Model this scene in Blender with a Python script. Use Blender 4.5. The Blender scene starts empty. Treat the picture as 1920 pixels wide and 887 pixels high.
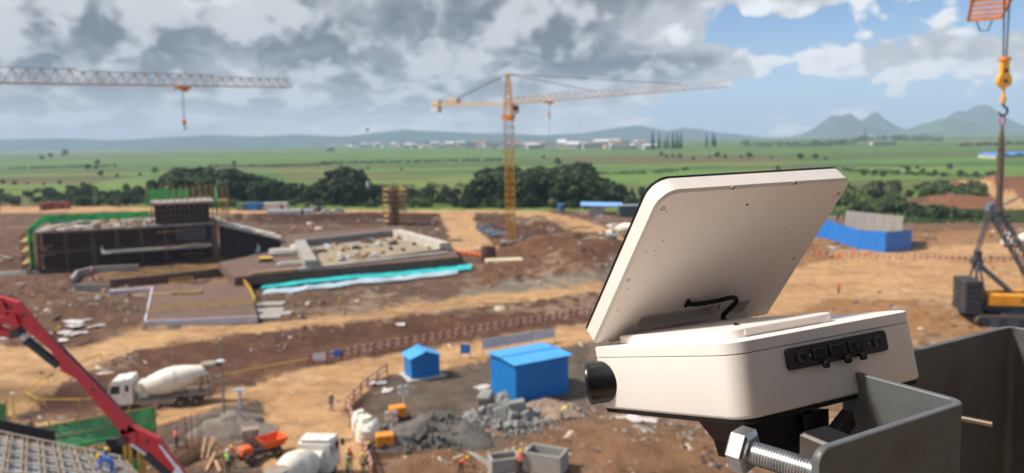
import bpy, bmesh, math, random
import numpy as np
from mathutils import Vector, Matrix, Euler
R_ = math.radians
random.seed(7)
rng = np.random.default_rng(7)
scene = bpy.context.scene
COL = scene.collection

# ------------------------------------------------------------------ camera
EYE = 25.0                                   # metres above the building site
FPX, PX, PY = 1450.0, 960.0, 389.0           # focal length / principal point on a 1920 px wide frame
PITCH, ROLL = R_(5.0), R_(1.0)
fwd = Vector((0, math.cos(PITCH), -math.sin(PITCH)))
r0 = Vector((1, 0, 0)); u0 = Vector((0, math.sin(PITCH), math.cos(PITCH)))
cr = (r0 * math.cos(ROLL) - u0 * math.sin(ROLL)).normalized()
cu = (u0 * math.cos(ROLL) + r0 * math.sin(ROLL)).normalized()
CAM = Vector((0, 0, EYE))
cd = bpy.data.cameras.new('camera')
cam = bpy.data.objects.new('camera', cd); COL.objects.link(cam)
cam.matrix_world = Matrix((( cr.x, cu.x, -fwd.x, 0), (cr.y, cu.y, -fwd.y, 0), (cr.z, cu.z, -fwd.z, EYE), (0, 0, 0, 1)))
cd.sensor_width = 36.0; cd.lens = 36.0 * FPX / 1920.0
cd.shift_y = -(443.5 - PY) / 1920.0
cd.clip_start = 0.02; cd.clip_end = 40000
cd.dof.use_dof = True; cd.dof.focus_distance = 0.60; cd.dof.aperture_fstop = 9.5
scene.camera = cam
scene.view_settings.view_transform = 'Standard'
scene.view_settings.look = 'None'
scene.view_settings.exposure = 0.55
scene.view_settings.gamma = 1.0
scene.view_settings.use_curve_mapping = False
scene.cycles.use_denoising = True
scene.cycles.max_bounces = 6
scene.cycles.diffuse_bounces = 3
scene.cycles.transparent_max_bounces = 8
scene.cycles.volume_bounces = 0
scene.cycles.sample_clamp_indirect = 6.0
scene.cycles.use_adaptive_sampling = True
scene.cycles.adaptive_threshold = 0.02

def ray(x, y):
    return fwd + cr * ((x - PX) / FPX) - cu * ((y - PY) / FPX)
def G(x, y, z=0.0):
    """point at height z seen at photo pixel (x, y)"""
    d = ray(x, y); t = (z - EYE) / d.z
    return CAM + d * t
def at(x, y, Y):
    d = ray(x, y); return CAM + d * (Y / d.y)
def to_px(X, Y, Z):
    vx, vy, vz = X, Y, Z - EYE
    a = vx*fwd.x + vy*fwd.y + vz*fwd.z
    b = vx*cr.x + vy*cr.y + vz*cr.z
    c = vx*cu.x + vy*cu.y + vz*cu.z
    a = np.maximum(a, 1e-3) if isinstance(a, np.ndarray) else a
    return PX + FPX*b/a, PY - FPX*c/a

# ------------------------------------------------------------------ sky
SUN_EL, SUN_AZ = R_(50), R_(-88)     # azimuth from +Y towards +X: the sun stands high on the left
W = bpy.data.worlds.new('World'); scene.world = W; W.use_nodes = True
def build_sky():
    nt = W.node_tree; N = nt.nodes; Lk = nt.links; N.clear()
    out = N.new('ShaderNodeOutputWorld')
    tc = N.new('ShaderNodeTexCoord'); sep = N.new('ShaderNodeSeparateXYZ'); Lk.new(tc.outputs['Generated'], sep.inputs[0])
    def M(op, a, b=None, c=None, clamp=False):
        n = N.new('ShaderNodeMath'); n.operation = op; n.use_clamp = clamp
        for i, v in enumerate((a, b, c)):
            if v is None: continue
            if isinstance(v, (int, float)): n.inputs[i].default_value = v
            else: Lk.new(v, n.inputs[i])
        return n.outputs[0]
    def SS(v, a, b, lo=0.0, hi=1.0):
        n = N.new('ShaderNodeMapRange'); n.interpolation_type = 'SMOOTHSTEP'; Lk.new(v, n.inputs[0])
        n.inputs[1].default_value = a; n.inputs[2].default_value = b; n.inputs[3].default_value = lo; n.inputs[4].default_value = hi
        return n.outputs[0]
    def NZ(vec, scale, det, rough=0.55, lac=2.0, dist=0.0):
        n = N.new('ShaderNodeTexNoise'); n.inputs['Scale'].default_value = scale; n.inputs['Detail'].default_value = det
        n.inputs['Roughness'].default_value = rough; n.inputs['Lacunarity'].default_value = lac; n.inputs['Distortion'].default_value = dist
        Lk.new(vec, n.inputs['Vector']); return n.outputs[0]
    def MIX(f, a, b):
        n = N.new('ShaderNodeMix'); n.data_type = 'RGBA'
        for k, v in ((0, f), (6, a), (7, b)):
            if isinstance(v, tuple): n.inputs[k].default_value = (*v, 1)
            elif isinstance(v, (int, float)): n.inputs[k].default_value = v
            else: Lk.new(v, n.inputs[k])
        return n.outputs[2]
    x, y, z = sep.outputs
    zc = M('MAXIMUM', z, -0.03)
    hh = M('SQRT', M('ADD', M('MULTIPLY', x, x), M('MULTIPLY', y, y)))
    zz = M('MULTIPLY', M('LOGARITHM', M('ADD', zc, 0.045), math.e), 0.22)    # flattens towards the horizon
    cx, cy = M('DIVIDE', x, M('MAXIMUM', hh, .02)), M('DIVIDE', y, M('MAXIMUM', hh, .02))
    az = M('ARCTAN2', x, y)
    def blob(a0, z0, wa, wz, k):                       # where the photograph's sky is heavier or more open
        u = M('DIVIDE', M('SUBTRACT', az, a0), wa); v = M('DIVIDE', M('SUBTRACT', z, z0), wz)
        return M('MULTIPLY', M('POWER', math.e, M('MULTIPLY', M('ADD', M('MULTIPLY', u, u), M('MULTIPLY', v, v)), -1.0)), k)
    def vec(dx, dz):
        c = N.new('ShaderNodeCombineXYZ'); Lk.new(M('ADD', cx, SEED + dx), c.inputs[0]); Lk.new(M('ADD', cy, dx*.3), c.inputs[1]); Lk.new(M('ADD', zz, dz), c.inputs[2]); return c.outputs[0]
    def VOR(v, scale, det):
        n = N.new('ShaderNodeTexVoronoi'); n.feature = 'F1'; n.inputs['Scale'].default_value = scale; n.inputs['Detail'].default_value = det; n.inputs['Roughness'].default_value = .55
        Lk.new(v, n.inputs['Vector']); return n.outputs['Distance']
    def dens(v):
        warp = N.new('ShaderNodeVectorMath'); warp.operation = 'MULTIPLY_ADD'; nn = N.new('ShaderNodeTexNoise'); nn.inputs['Scale'].default_value = 14; nn.inputs['Detail'].default_value = 2; Lk.new(v, nn.inputs['Vector'])
        Lk.new(nn.outputs['Color'], warp.inputs[0]); warp.inputs[1].default_value = (.05,.05,.05); Lk.new(v, warp.inputs[2]); v = warp.outputs[0]
        d = M('ADD', M('MULTIPLY', NZ(v, 3.1, 5, .48), 1.0), M('MULTIPLY', M('SUBTRACT', .55, VOR(v, 14, 2)), .28))
        return M('ADD', d, M('MULTIPLY', NZ(v, 26, 4, .62), .12))
    bias = M('SUBTRACT', .33, M('MULTIPLY', SS(az, 0.06, 0.32), .225))
    for bl in BLOBS: bias = M('ADD', bias, blob(*bl))
    bias = M('MULTIPLY', bias, 1.0)
    high = SS(z, .25, .5)
    d0 = M('ADD', dens(vec(0, 0)), bias); d1 = M('ADD', dens(vec(-.030, .036)), bias)
    cover = SS(d0, .605, .675)
    thick = SS(d0, .70, 1.04)
    lit = SS(M('SUBTRACT', d0, d1), -.07, .13)               # edges turned to the sun are bright, undersides grey
    tone = M('ADD', M('MULTIPLY', lit, .62), M('MULTIPLY', M('SUBTRACT', 1.0, thick), .52), clamp=True)
    low = SS(z, .10, .01)
    tone = M('ADD', M('MULTIPLY', tone, M('SUBTRACT', 1.0, M('MULTIPLY', low, .45))), M('MULTIPLY', low, .50))
    cloud = MIX(tone, (0.155, 0.180, 0.212), (0.90, 0.92, 0.94))
    sky = N.new('ShaderNodeTexSky'); sky.sky_type = 'NISHITA'; sky.sun_disc = False
    sky.sun_elevation = SUN_EL; sky.sun_rotation = SUN_AZ; sky.altitude = 200; sky.air_density = 0.8; sky.dust_density = 0.0; sky.ozone_density = 4.0
    hzf = M('MULTIPLY', SS(z, .13, -.01), .85); skc = MIX(hzf, sky.outputs[0], (.44/SKY_STR*.8, .58/SKY_STR*.8, .76/SKY_STR*.8))     # pale air low over the horizon
    bg1 = N.new('ShaderNodeBackground'); Lk.new(skc, bg1.inputs[0]); bg1.inputs[1].default_value = SKY_STR
    bg2 = N.new('ShaderNodeBackground'); Lk.new(cloud, bg2.inputs[0]); bg2.inputs[1].default_value = CLOUD_STR
    mx = N.new('ShaderNodeMixShader'); Lk.new(cover, mx.inputs[0]); Lk.new(bg1.outputs[0], mx.inputs[1]); Lk.new(bg2.outputs[0], mx.inputs[2])
    Lk.new(mx.outputs[0], out.inputs[0])
SKY_STR, CLOUD_STR, SEED = 0.09, 0.72, 2.4
BLOBS = [(-.03,.145,.17,.05,.30), (-.42,.125,.22,.04,.12), (.32,.180,.24,.04,.40), (.22,.088,.13,.032,.47), (.50,.085,.16,.026,.36), (.62,.15,.12,.03,-.10), (-.38,.055,.40,.045,.16), (.0,.06,.16,.04,.12), (-.45,.15,.20,.04,.12)]
build_sky()
W.cycles.sampling_method = 'MANUAL'; W.cycles.sample_map_resolution = 256
sd = bpy.data.lights.new('sun', 'SUN'); sd.energy = 4.0; sd.angle = R_(9); sd.color = (1.0, 0.95, 0.87)
sun = bpy.data.objects.new('sun', sd); COL.objects.link(sun)
sdir = Vector((math.sin(SUN_AZ)*math.cos(SUN_EL), math.cos(SUN_AZ)*math.cos(SUN_EL), math.sin(SUN_EL)))
sun.rotation_euler = sdir.to_track_quat('Z', 'Y').to_euler()
sun.location = (0, 0, 200)

# ------------------------------------------------------------------ helpers
def lin(r, g, b, k=1.0):
    f = lambda v: ((v/255.0)/12.92 if v/255.0 <= 0.04045 else (((v/255.0)+0.055)/1.055)**2.4) * k
    return (f(r), f(g), f(b))
MATS = {}
def mat(name, col, rough=0.7, metal=0.0, var=0.15, scale=3.0, bump=0.0, dirt=None, dirt_amt=0.0, coord='Object', spec=0.5, bscale=None):
    """procedural paint / earth / concrete: base colour broken up by noise, optional dirt patches and fine relief"""
    if name in MATS: return MATS[name]
    m = bpy.data.materials.new(name); m.use_nodes = True; nt = m.node_tree; N = nt.nodes; L = nt.links
    b = N['Principled BSDF']; b.inputs['Roughness'].default_value = rough; b.inputs['Metallic'].default_value = metal
    b.inputs['Specular IOR Level'].default_value = spec
    tc = N.new('ShaderNodeTexCoord')
    nz = N.new('ShaderNodeTexNoise'); nz.inputs['Scale'].default_value = scale; nz.inputs['Detail'].default_value = 6; nz.inputs['Roughness'].default_value = 0.6
    L.new(tc.outputs[coord], nz.inputs['Vector'])
    mr = N.new('ShaderNodeMapRange'); L.new(nz.outputs[0], mr.inputs[0])
    mr.inputs[1].default_value = 0.3; mr.inputs[2].default_value = 0.7; mr.inputs[3].default_value = 1 - var; mr.inputs[4].default_value = 1 + var
    mul = N.new('ShaderNodeVectorMath'); mul.operation = 'SCALE'; mul.inputs[0].default_value = col; L.new(mr.outputs[0], mul.inputs['Scale'])
    last = mul.outputs[0]
    if dirt:
        n2 = N.new('ShaderNodeTexNoise'); n2.inputs['Scale'].default_value = scale*0.6; n2.inputs['Detail'].default_value = 8; n2.inputs['Roughness'].default_value = 0.7
        L.new(tc.outputs[coord], n2.inputs['Vector'])
        m2 = N.new('ShaderNodeMapRange'); L.new(n2.outputs[0], m2.inputs[0]); m2.inputs[1].default_value = 0.48; m2.inputs[2].default_value = 0.68
        m2.inputs[3].default_value = 0; m2.inputs[4].default_value = dirt_amt
        mx = N.new('ShaderNodeMix'); mx.data_type = 'RGBA'; L.new(m2.outputs[0], mx.inputs[0]); L.new(last, mx.inputs[6]); mx.inputs[7].default_value = (*dirt, 1)
        last = mx.outputs[2]
    L.new(last, b.inputs['Base Color'])
    if bump:
        n3 = N.new('ShaderNodeTexNoise'); n3.inputs['Scale'].default_value = bscale or scale*4; n3.inputs['Detail'].default_value = 5
        L.new(tc.outputs[coord], n3.inputs['Vector'])
        bp = N.new('ShaderNodeBump'); bp.inputs['Strength'].default_value = bump; L.new(n3.outputs[0], bp.inputs['Height']); L.new(bp.outputs[0], b.inputs['Normal'])
    MATS[name] = m; return m

class MB:
    """collects shapes; build() links them as one mesh object"""
    def __init__(s): s.v = []; s.f = []; s.m = []; s.cur = 0
    def add(s, vs, fs):
        o = len(s.v); s.v.extend([tuple(v) for v in vs]); s.f.extend([tuple(i+o for i in f) for f in fs]); s.m.extend([s.cur]*len(fs)); return s
    def box(s, c, d, rz=0.0, M=None, bev=0.0):
        c = Vector(c); hx, hy, hz = d[0]/2, d[1]/2, d[2]/2
        if bev:
            b = min(bev, hx*.9, hy*.9, hz*.9); vs = []
            for z, i in ((-hz, b), (-hz+b, 0), (hz-b, 0), (hz, b)):
                X, Y = hx-i, hy-i
                vs += [(-X+b,-Y,z),(X-b,-Y,z),(X,-Y+b,z),(X,Y-b,z),(X-b,Y,z),(-X+b,Y,z),(-X,Y-b,z),(-X,-Y+b,z)]
            fs = [tuple(range(7,-1,-1)), tuple(range(24,32))]
            for k in range(3):
                for j in range(8):
                    fs.append((k*8+j, k*8+(j+1)%8, k*8+8+(j+1)%8, k*8+8+j))
        else:
            vs = [(x,y,z) for z in (-hz,hz) for x,y in ((-hx,-hy),(hx,-hy),(hx,hy),(-hx,hy))]
            fs = [(3,2,1,0),(4,5,6,7),(0,1,5,4),(1,2,6,5),(2,3,7,6),(3,0,4,7)]
        Rm = M if M is not None else Matrix.Rotation(rz, 3, 'Z')
        return s.add([c + Rm @ Vector(v) for v in vs], fs)
    def bar(s, a, b, w, h=None, up=(0,0,1)):
        a, b = Vector(a), Vector(b); h = h or w; d = b-a; L = d.length
        if L < 1e-6: return s
        x = d/L; u = Vector(up)
        if abs(x.dot(u)) > .98: u = Vector((1,0,0))
        y = u.cross(x).normalized(); z = x.cross(y)
        M = Matrix((x,y,z)).transposed()
        return s.box((a+b)/2, (L,w,h), M=M)
    def cyl(s, a, b, r0, r1=None, n=12, caps=True):
        a, b = Vector(a), Vector(b); r1 = r0 if r1 is None else r1; x = (b-a).normalized()
        u = Vector((0,0,1)) if abs(x.z) < .9 else Vector((1,0,0))
        y = u.cross(x).normalized(); z = x.cross(y); vs = []
        for p, r in ((a,r0),(b,r1)):
            for k in range(n):
                t = 2*math.pi*k/n; vs.append(p + y*(r*math.cos(t)) + z*(r*math.sin(t)))
        fs = [(k,(k+1)%n,n+(k+1)%n,n+k) for k in range(n)]
        if caps: fs += [tuple(range(n-1,-1,-1)), tuple(range(n,2*n))]
        return s.add(vs, fs)
    def lathe(s, a, axis, prof, n=20):
        """prof: (distance along axis, radius)"""
        a = Vector(a); x = Vector(axis).normalized()
        u = Vector((0,0,1)) if abs(x.z) < .9 else Vector((1,0,0))
        y = u.cross(x).normalized(); z = x.cross(y); vs = []; fs = []
        for t, r in prof:
            for k in range(n):
                q = 2*math.pi*k/n; vs.append(a + x*t + y*(r*math.cos(q)) + z*(r*math.sin(q)))
        for i in range(len(prof)-1):
            for k in range(n): fs.append((i*n+k, i*n+(k+1)%n, (i+1)*n+(k+1)%n, (i+1)*n+k))
        fs += [tuple(range(n-1,-1,-1)), tuple(range((len(prof)-1)*n, len(prof)*n))]
        return s.add(vs, fs)
    def tube(s, pts, r, n=6, caps=True):
        pts = [Vector(p) for p in pts]; vs = []; fs = []; prev = None
        for i, p in enumerate(pts):
            d = (pts[min(i+1,len(pts)-1)] - pts[max(i-1,0)]).normalized()
            if prev is None:
                u = Vector((0,0,1)) if abs(d.z) < .9 else Vector((1,0,0)); y = u.cross(d).normalized()
            else: y = (prev - d*prev.dot(d)).normalized()
            prev = y; z = d.cross(y); rr = r[i] if isinstance(r,(list,tuple)) else r
            for k in range(n):
                q = 2*math.pi*k/n; vs.append(p + y*(rr*math.cos(q)) + z*(rr*math.sin(q)))
        for i in range(len(pts)-1):
            for k in range(n): fs.append((i*n+k, i*n+(k+1)%n, (i+1)*n+(k+1)%n, (i+1)*n+k))
        if caps: fs += [tuple(range(n-1,-1,-1)), tuple(range((len(pts)-1)*n, len(pts)*n))]
        return s.add(vs, fs)
    def prism(s, poly, ext, M=None, o=(0,0,0)):
        """poly: 2-d outline (counter clockwise) in the local xy plane, extruded by ext along local z"""
        M = M or Matrix.Identity(3); o = Vector(o); n = len(poly)
        vs = [o + M @ Vector((x,y,0)) for x,y in poly] + [o + M @ Vector((x,y,ext)) for x,y in poly]
        fs = [tuple(range(n-1,-1,-1)), tuple(range(n,2*n))] + [(k,(k+1)%n,n+(k+1)%n,n+k) for k in range(n)]
        return s.add(vs, fs)
    def slab(s, pts, th):
        """polygon of 3-d points (top face), extruded down by th"""
        n = len(pts); pts = [Vector(p) for p in pts]
        vs = pts + [p - Vector((0,0,th)) for p in pts]
        fs = [tuple(range(n)), tuple(range(2*n-1,n-1,-1))] + [(k,n+k,n+(k+1)%n,(k+1)%n) for k in range(n)]
        return s.add(vs, fs)
    def mesh(s, name, mats, smooth=False):
        me = bpy.data.meshes.new(name); me.from_pydata(s.v, [], s.f)
        for m in (mats if isinstance(mats,(list,tuple)) else [mats]): me.materials.append(m)
        if any(s.m): me.polygons.foreach_set('material_index', s.m)
        bm = bmesh.new(); bm.from_mesh(me); bmesh.ops.recalc_face_normals(bm, faces=bm.faces); bm.to_mesh(me); bm.free()
        if smooth: smooth_by_angle(me)
        return me
    def build(s, name, mats, parent=None, smooth=False):
        return link(name, s.mesh(name, mats, smooth), parent)
def smooth_by_angle(me, ang=R_(38)):
    me.polygons.foreach_set('use_smooth', [True]*len(me.polygons))
    try: me.set_sharp_from_angle(angle=ang)
    except Exception: pass
def link(name, me, parent=None):
    o = bpy.data.objects.new(name, me); COL.objects.link(o)
    if parent is not None: o.parent = parent
    return o
def tag(o, label=None, cat=None, group=None, kind=None):
    if label: o['label'] = label
    if cat: o['category'] = cat
    if group: o['group'] = group
    if kind: o['kind'] = kind
    return o
def thing(name, label, cat, loc=(0,0,0), rz=0.0, group=None):
    o = bpy.data.objects.new(name, None); COL.objects.link(o); o.empty_display_size = 0.3
    o.location = loc; o.rotation_euler = (0,0,rz); return tag(o, label, cat, group)
KIDS = {}
def kids(o): return [c for c in scene.objects if c.parent is o]
def dup(root, loc=None, rz=None, label=None, group=None, sc=None):
    def cp(o, par):
        c = o.copy(); COL.objects.link(c); c.parent = par
        for k in CH.get(o.name, ()): cp(k, c)
        return c
    CH = {}
    for ob in COL.objects:
        if ob.parent: CH.setdefault(ob.parent.name, []).append(ob)
    c = cp(root, None)
    if loc is not None: c.location = loc
    if rz is not None: c.rotation_euler = (0,0,rz)
    if sc is not None: c.scale = (sc,)*3 if isinstance(sc,(int,float)) else sc
    if label: c['label'] = label
    if group: c['group'] = group
    return c
def vn(x, y, s, seed=0):
    """cheap smooth value noise on numpy arrays, 0..1"""
    x = np.asarray(x, float)/s + seed*17.3; y = np.asarray(y, float)/s + seed*9.1
    xi, yi = np.floor(x), np.floor(y); fx, fy = x-xi, y-yi
    h = lambda a, b: np.modf(np.abs(np.sin(a*127.1 + b*311.7 + seed*74.7)*43758.5453))[0]
    fx = fx*fx*(3-2*fx); fy = fy*fy*(3-2*fy)
    return (h(xi,yi)*(1-fx)+h(xi+1,yi)*fx)*(1-fy) + (h(xi,yi+1)*(1-fx)+h(xi+1,yi+1)*fx)*fy
def fbm(x, y, s, seed=0, o=4):
    t = 0; a = 0.5; w = 0
    for k in range(o): t = t + a*vn(x, y, s/2**k, seed+k); w += a; a *= .5
    return t/w
# ------------------------------------------------------------------ ground
K = 0.66      # photo colour -> base colour
def C(r, g, b): return np.array(lin(r, g, b, K))
BUMPS = [  # photo x, photo y of the foot, height, radius along x, radius along y (metres)
    (1030,470,3.2,8,7),(1085,492,2.8,7,6),(1135,478,3.6,8,7),(985,530,1.1,9,5),(1060,520,1.6,10,5),(1120,515,1.3,7,5),
    (905,432,1.6,7,5),(1010,425,1.6,7,4),(960,500,1.0,6,4),(1080,447,1.4,9,5),
    (160,590,1.6,7,5),(215,570,1.2,6,4),(95,600,1.3,6,5),(230,610,1.0,6,4),(60,560,1.6,6,6),(15,500,2.2,6,7),(20,455,2.0,8,8),
    (1790,385,3.6,20,14),(1850,350,4.6,26,20),(1700,400,2.0,14,10),(1905,370,3.2,18,18),(1760,352,2,25,15),(1600,440,1.2,9,7),
    (455,770,0.7,3.5,2.5),(400,800,0.6,3,3),(1130,840,0.7,3,3),(1240,820,0.8,4,3),(1080,800,0.5,3,2),(1190,860,0.8,3,2),(1480,860,0.8,4,3),(1320,860,0.8,3,2.4),
    (1740,590,0.7,5,3),(1790,640,0.8,5,3),(1020,850,0.6,2.5,2),(830,860,0.5,3,2)]
BW = []
for (x, y, h, rx, ry) in BUMPS:
    p = G(x, y); BW.append((p.x, p.y, h, rx, ry))
def lineXY(pts): return [(G(x, y).x, G(x, y).y) for x, y in pts]
BANKS = [(lineXY([(425,411),(560,412),(700,409),(830,411)]), 2.0, 3.0), (lineXY([(880,408),(950,412),(1030,430)]), 1.8, 3.0),
         (lineXY([(70,752),(240,700),(470,655),(800,612)]), -0.9, 5.0), (lineXY([(840,612),(1000,585),(1200,560)]), -0.7, 4.5),
         (lineXY([(0,790),(70,800),(230,775),(300,768)]), 0.45, 1.3), (lineXY([(1230,505),(1420,480),(1540,462)]), 1.0, 3.0)]
ROADS = [
    [(-200,655),(0,650),(130,660),(260,618),(480,606),(640,592),(860,556),(960,550),(1130,532),(1130,544),(880,575),(700,599),(430,627),(250,658),(130,705),(60,760),(0,790),(-200,830)],
    [(-200,830),(0,812),(90,792),(300,772),(430,735),(560,692),(760,664),(1130,600),(1130,640),(900,676),(760,700),(705,712),(652,762),(655,800),(705,900),(505,900),(498,800),(478,752),(440,766),(300,800),(110,830),(0,846),(-200,870)],
    [(420,394),(700,385),(930,389),(1010,394),(1090,412),(1180,440),(1170,456),(1080,432),(960,404),(700,398),(420,404)],
    [(820,396),(880,398),(905,440),(935,470),(850,470),(838,430)],
    [(0,388),(260,384),(420,392),(420,402),(250,396),(0,400)],
    [(1470,505),(1600,478),(1920,492),(2100,500),(2100,560),(1920,556),(1760,562),(1560,560),(1480,590),(1380,610),(1420,560)],
    [(1560,470),(1920,455),(2100,455),(2100,480),(1920,480),(1560,482)],
    [(1770,345),(1830,340),(1900,372),(1960,400),(1900,405),(1850,372)]]
def inpoly(px, py, poly):
    c = np.zeros(px.shape, bool); n = len(poly); j = n-1
    for i in range(n):
        xi, yi = poly[i]; xj, yj = poly[j]
        if yi != yj: c ^= ((yi > py) != (yj > py)) & (px < (xj-xi)*(py-yi)/(yj-yi) + xi)
        j = i
    return c
def segdist(X, Y, pts):
    d = np.full(np.shape(X), 1e9)
    for (ax, ay), (bx, by) in zip(pts[:-1], pts[1:]):
        vx, vy = bx-ax, by-ay; t = np.clip(((X-ax)*vx + (Y-ay)*vy)/(vx*vx+vy*vy), 0, 1)
        d = np.minimum(d, np.hypot(X-ax-t*vx, Y-ay-t*vy))
    return d
def roadmask(X, Y):
    px, py = to_px(X, Y, np.zeros_like(X)); m = np.zeros(X.shape, bool)
    jx = (fbm(X, Y, 6.0, 3)-.5)*26*np.clip(60/np.maximum(Y,20),.15,1); jy = (fbm(X, Y, 5.0, 4)-.5)*12*np.clip(60/np.maximum(Y,20),.2,1)
    for r in ROADS: m |= inpoly(px+jx, py+jy, r)
    return m
def roadsoft(X, Y):
    px, py = to_px(X, Y, np.zeros_like(X)); q = np.clip(60/np.maximum(np.hypot(X,Y),20),.15,1); f1 = (fbm(X, Y, 2.0, 36, 3)-.5); f2 = (fbm(X, Y, 1.6, 37, 3)-.5)
    jx = (fbm(X, Y, 6.0, 3)-.5)*26*q; jy = (fbm(X, Y, 5.0, 4)-.5)*12*q; t = 0
    for k in range(4):
        m = np.zeros(X.shape, bool)
        for r in ROADS: m |= inpoly(px+jx+k*f1*30*q, py+jy+k*f2*16*q+(k-1.5)*2*q, r)
        t = t + m.astype(float)
    return t/4
def HT(X, Y, fine=True):
    X = np.asarray(X, float); Y = np.asarray(Y, float); h = np.zeros(X.shape)
    for bx, by, bh, rx, ry in BW:
        h += bh*np.exp(-(((X-bx)/rx)**2 + ((Y-by)/ry)**2))
    for pts, bh, w in BANKS: h += bh*np.exp(-(segdist(X, Y, pts)/w)**2)
    dist = np.hypot(X, Y)
    amp = np.where(dist < 290, 0.55, 0.25) * np.clip((dist-30)/30, .4, 1)
    h += amp*(fbm(X, Y, 9.0, 1, 5)-.5)
    # rough earth heaps between the roads
    rough = np.clip((fbm(X, Y, 26.0, 8, 3)-.46)*5, 0, 1)*np.where(dist < 300, 1, 0)
    h += rough*1.1*np.clip(fbm(X, Y, 4.5, 12, 4)-.42, 0, 1)
    h += np.clip((dist-700)/4000, 0, 1)*6*(fbm(X, Y, 900.0, 5, 3)-.5)
    return h
HGX, HGY = np.arange(-300, 301, 1.0), np.arange(15, 431, 1.0)
HGRID = HT(*np.meshgrid(HGX, HGY))
def Hs(x, y):
    i, j = x+300, y-15
    if 0 <= i < len(HGX)-1 and 0 <= j < len(HGY)-1:
        a, b = int(i), int(j); u, v = i-a, j-b
        return float((HGRID[b,a]*(1-u)+HGRID[b,a+1]*u)*(1-v) + (HGRID[b+1,a]*(1-u)+HGRID[b+1,a+1]*u)*v)
    return float(HT(np.array([x]), np.array([y]))[0])
def P(x, y, lift=0.0):
    """ground point seen at photo pixel (x, y), relief included"""
    h = 0.0
    for _ in range(4): p = G(x, y, h); h = 0.5*h + 0.5*Hs(p.x, p.y)
    p = G(x, y, h); return Vector((p.x, p.y, Hs(p.x, p.y) + lift))

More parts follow.
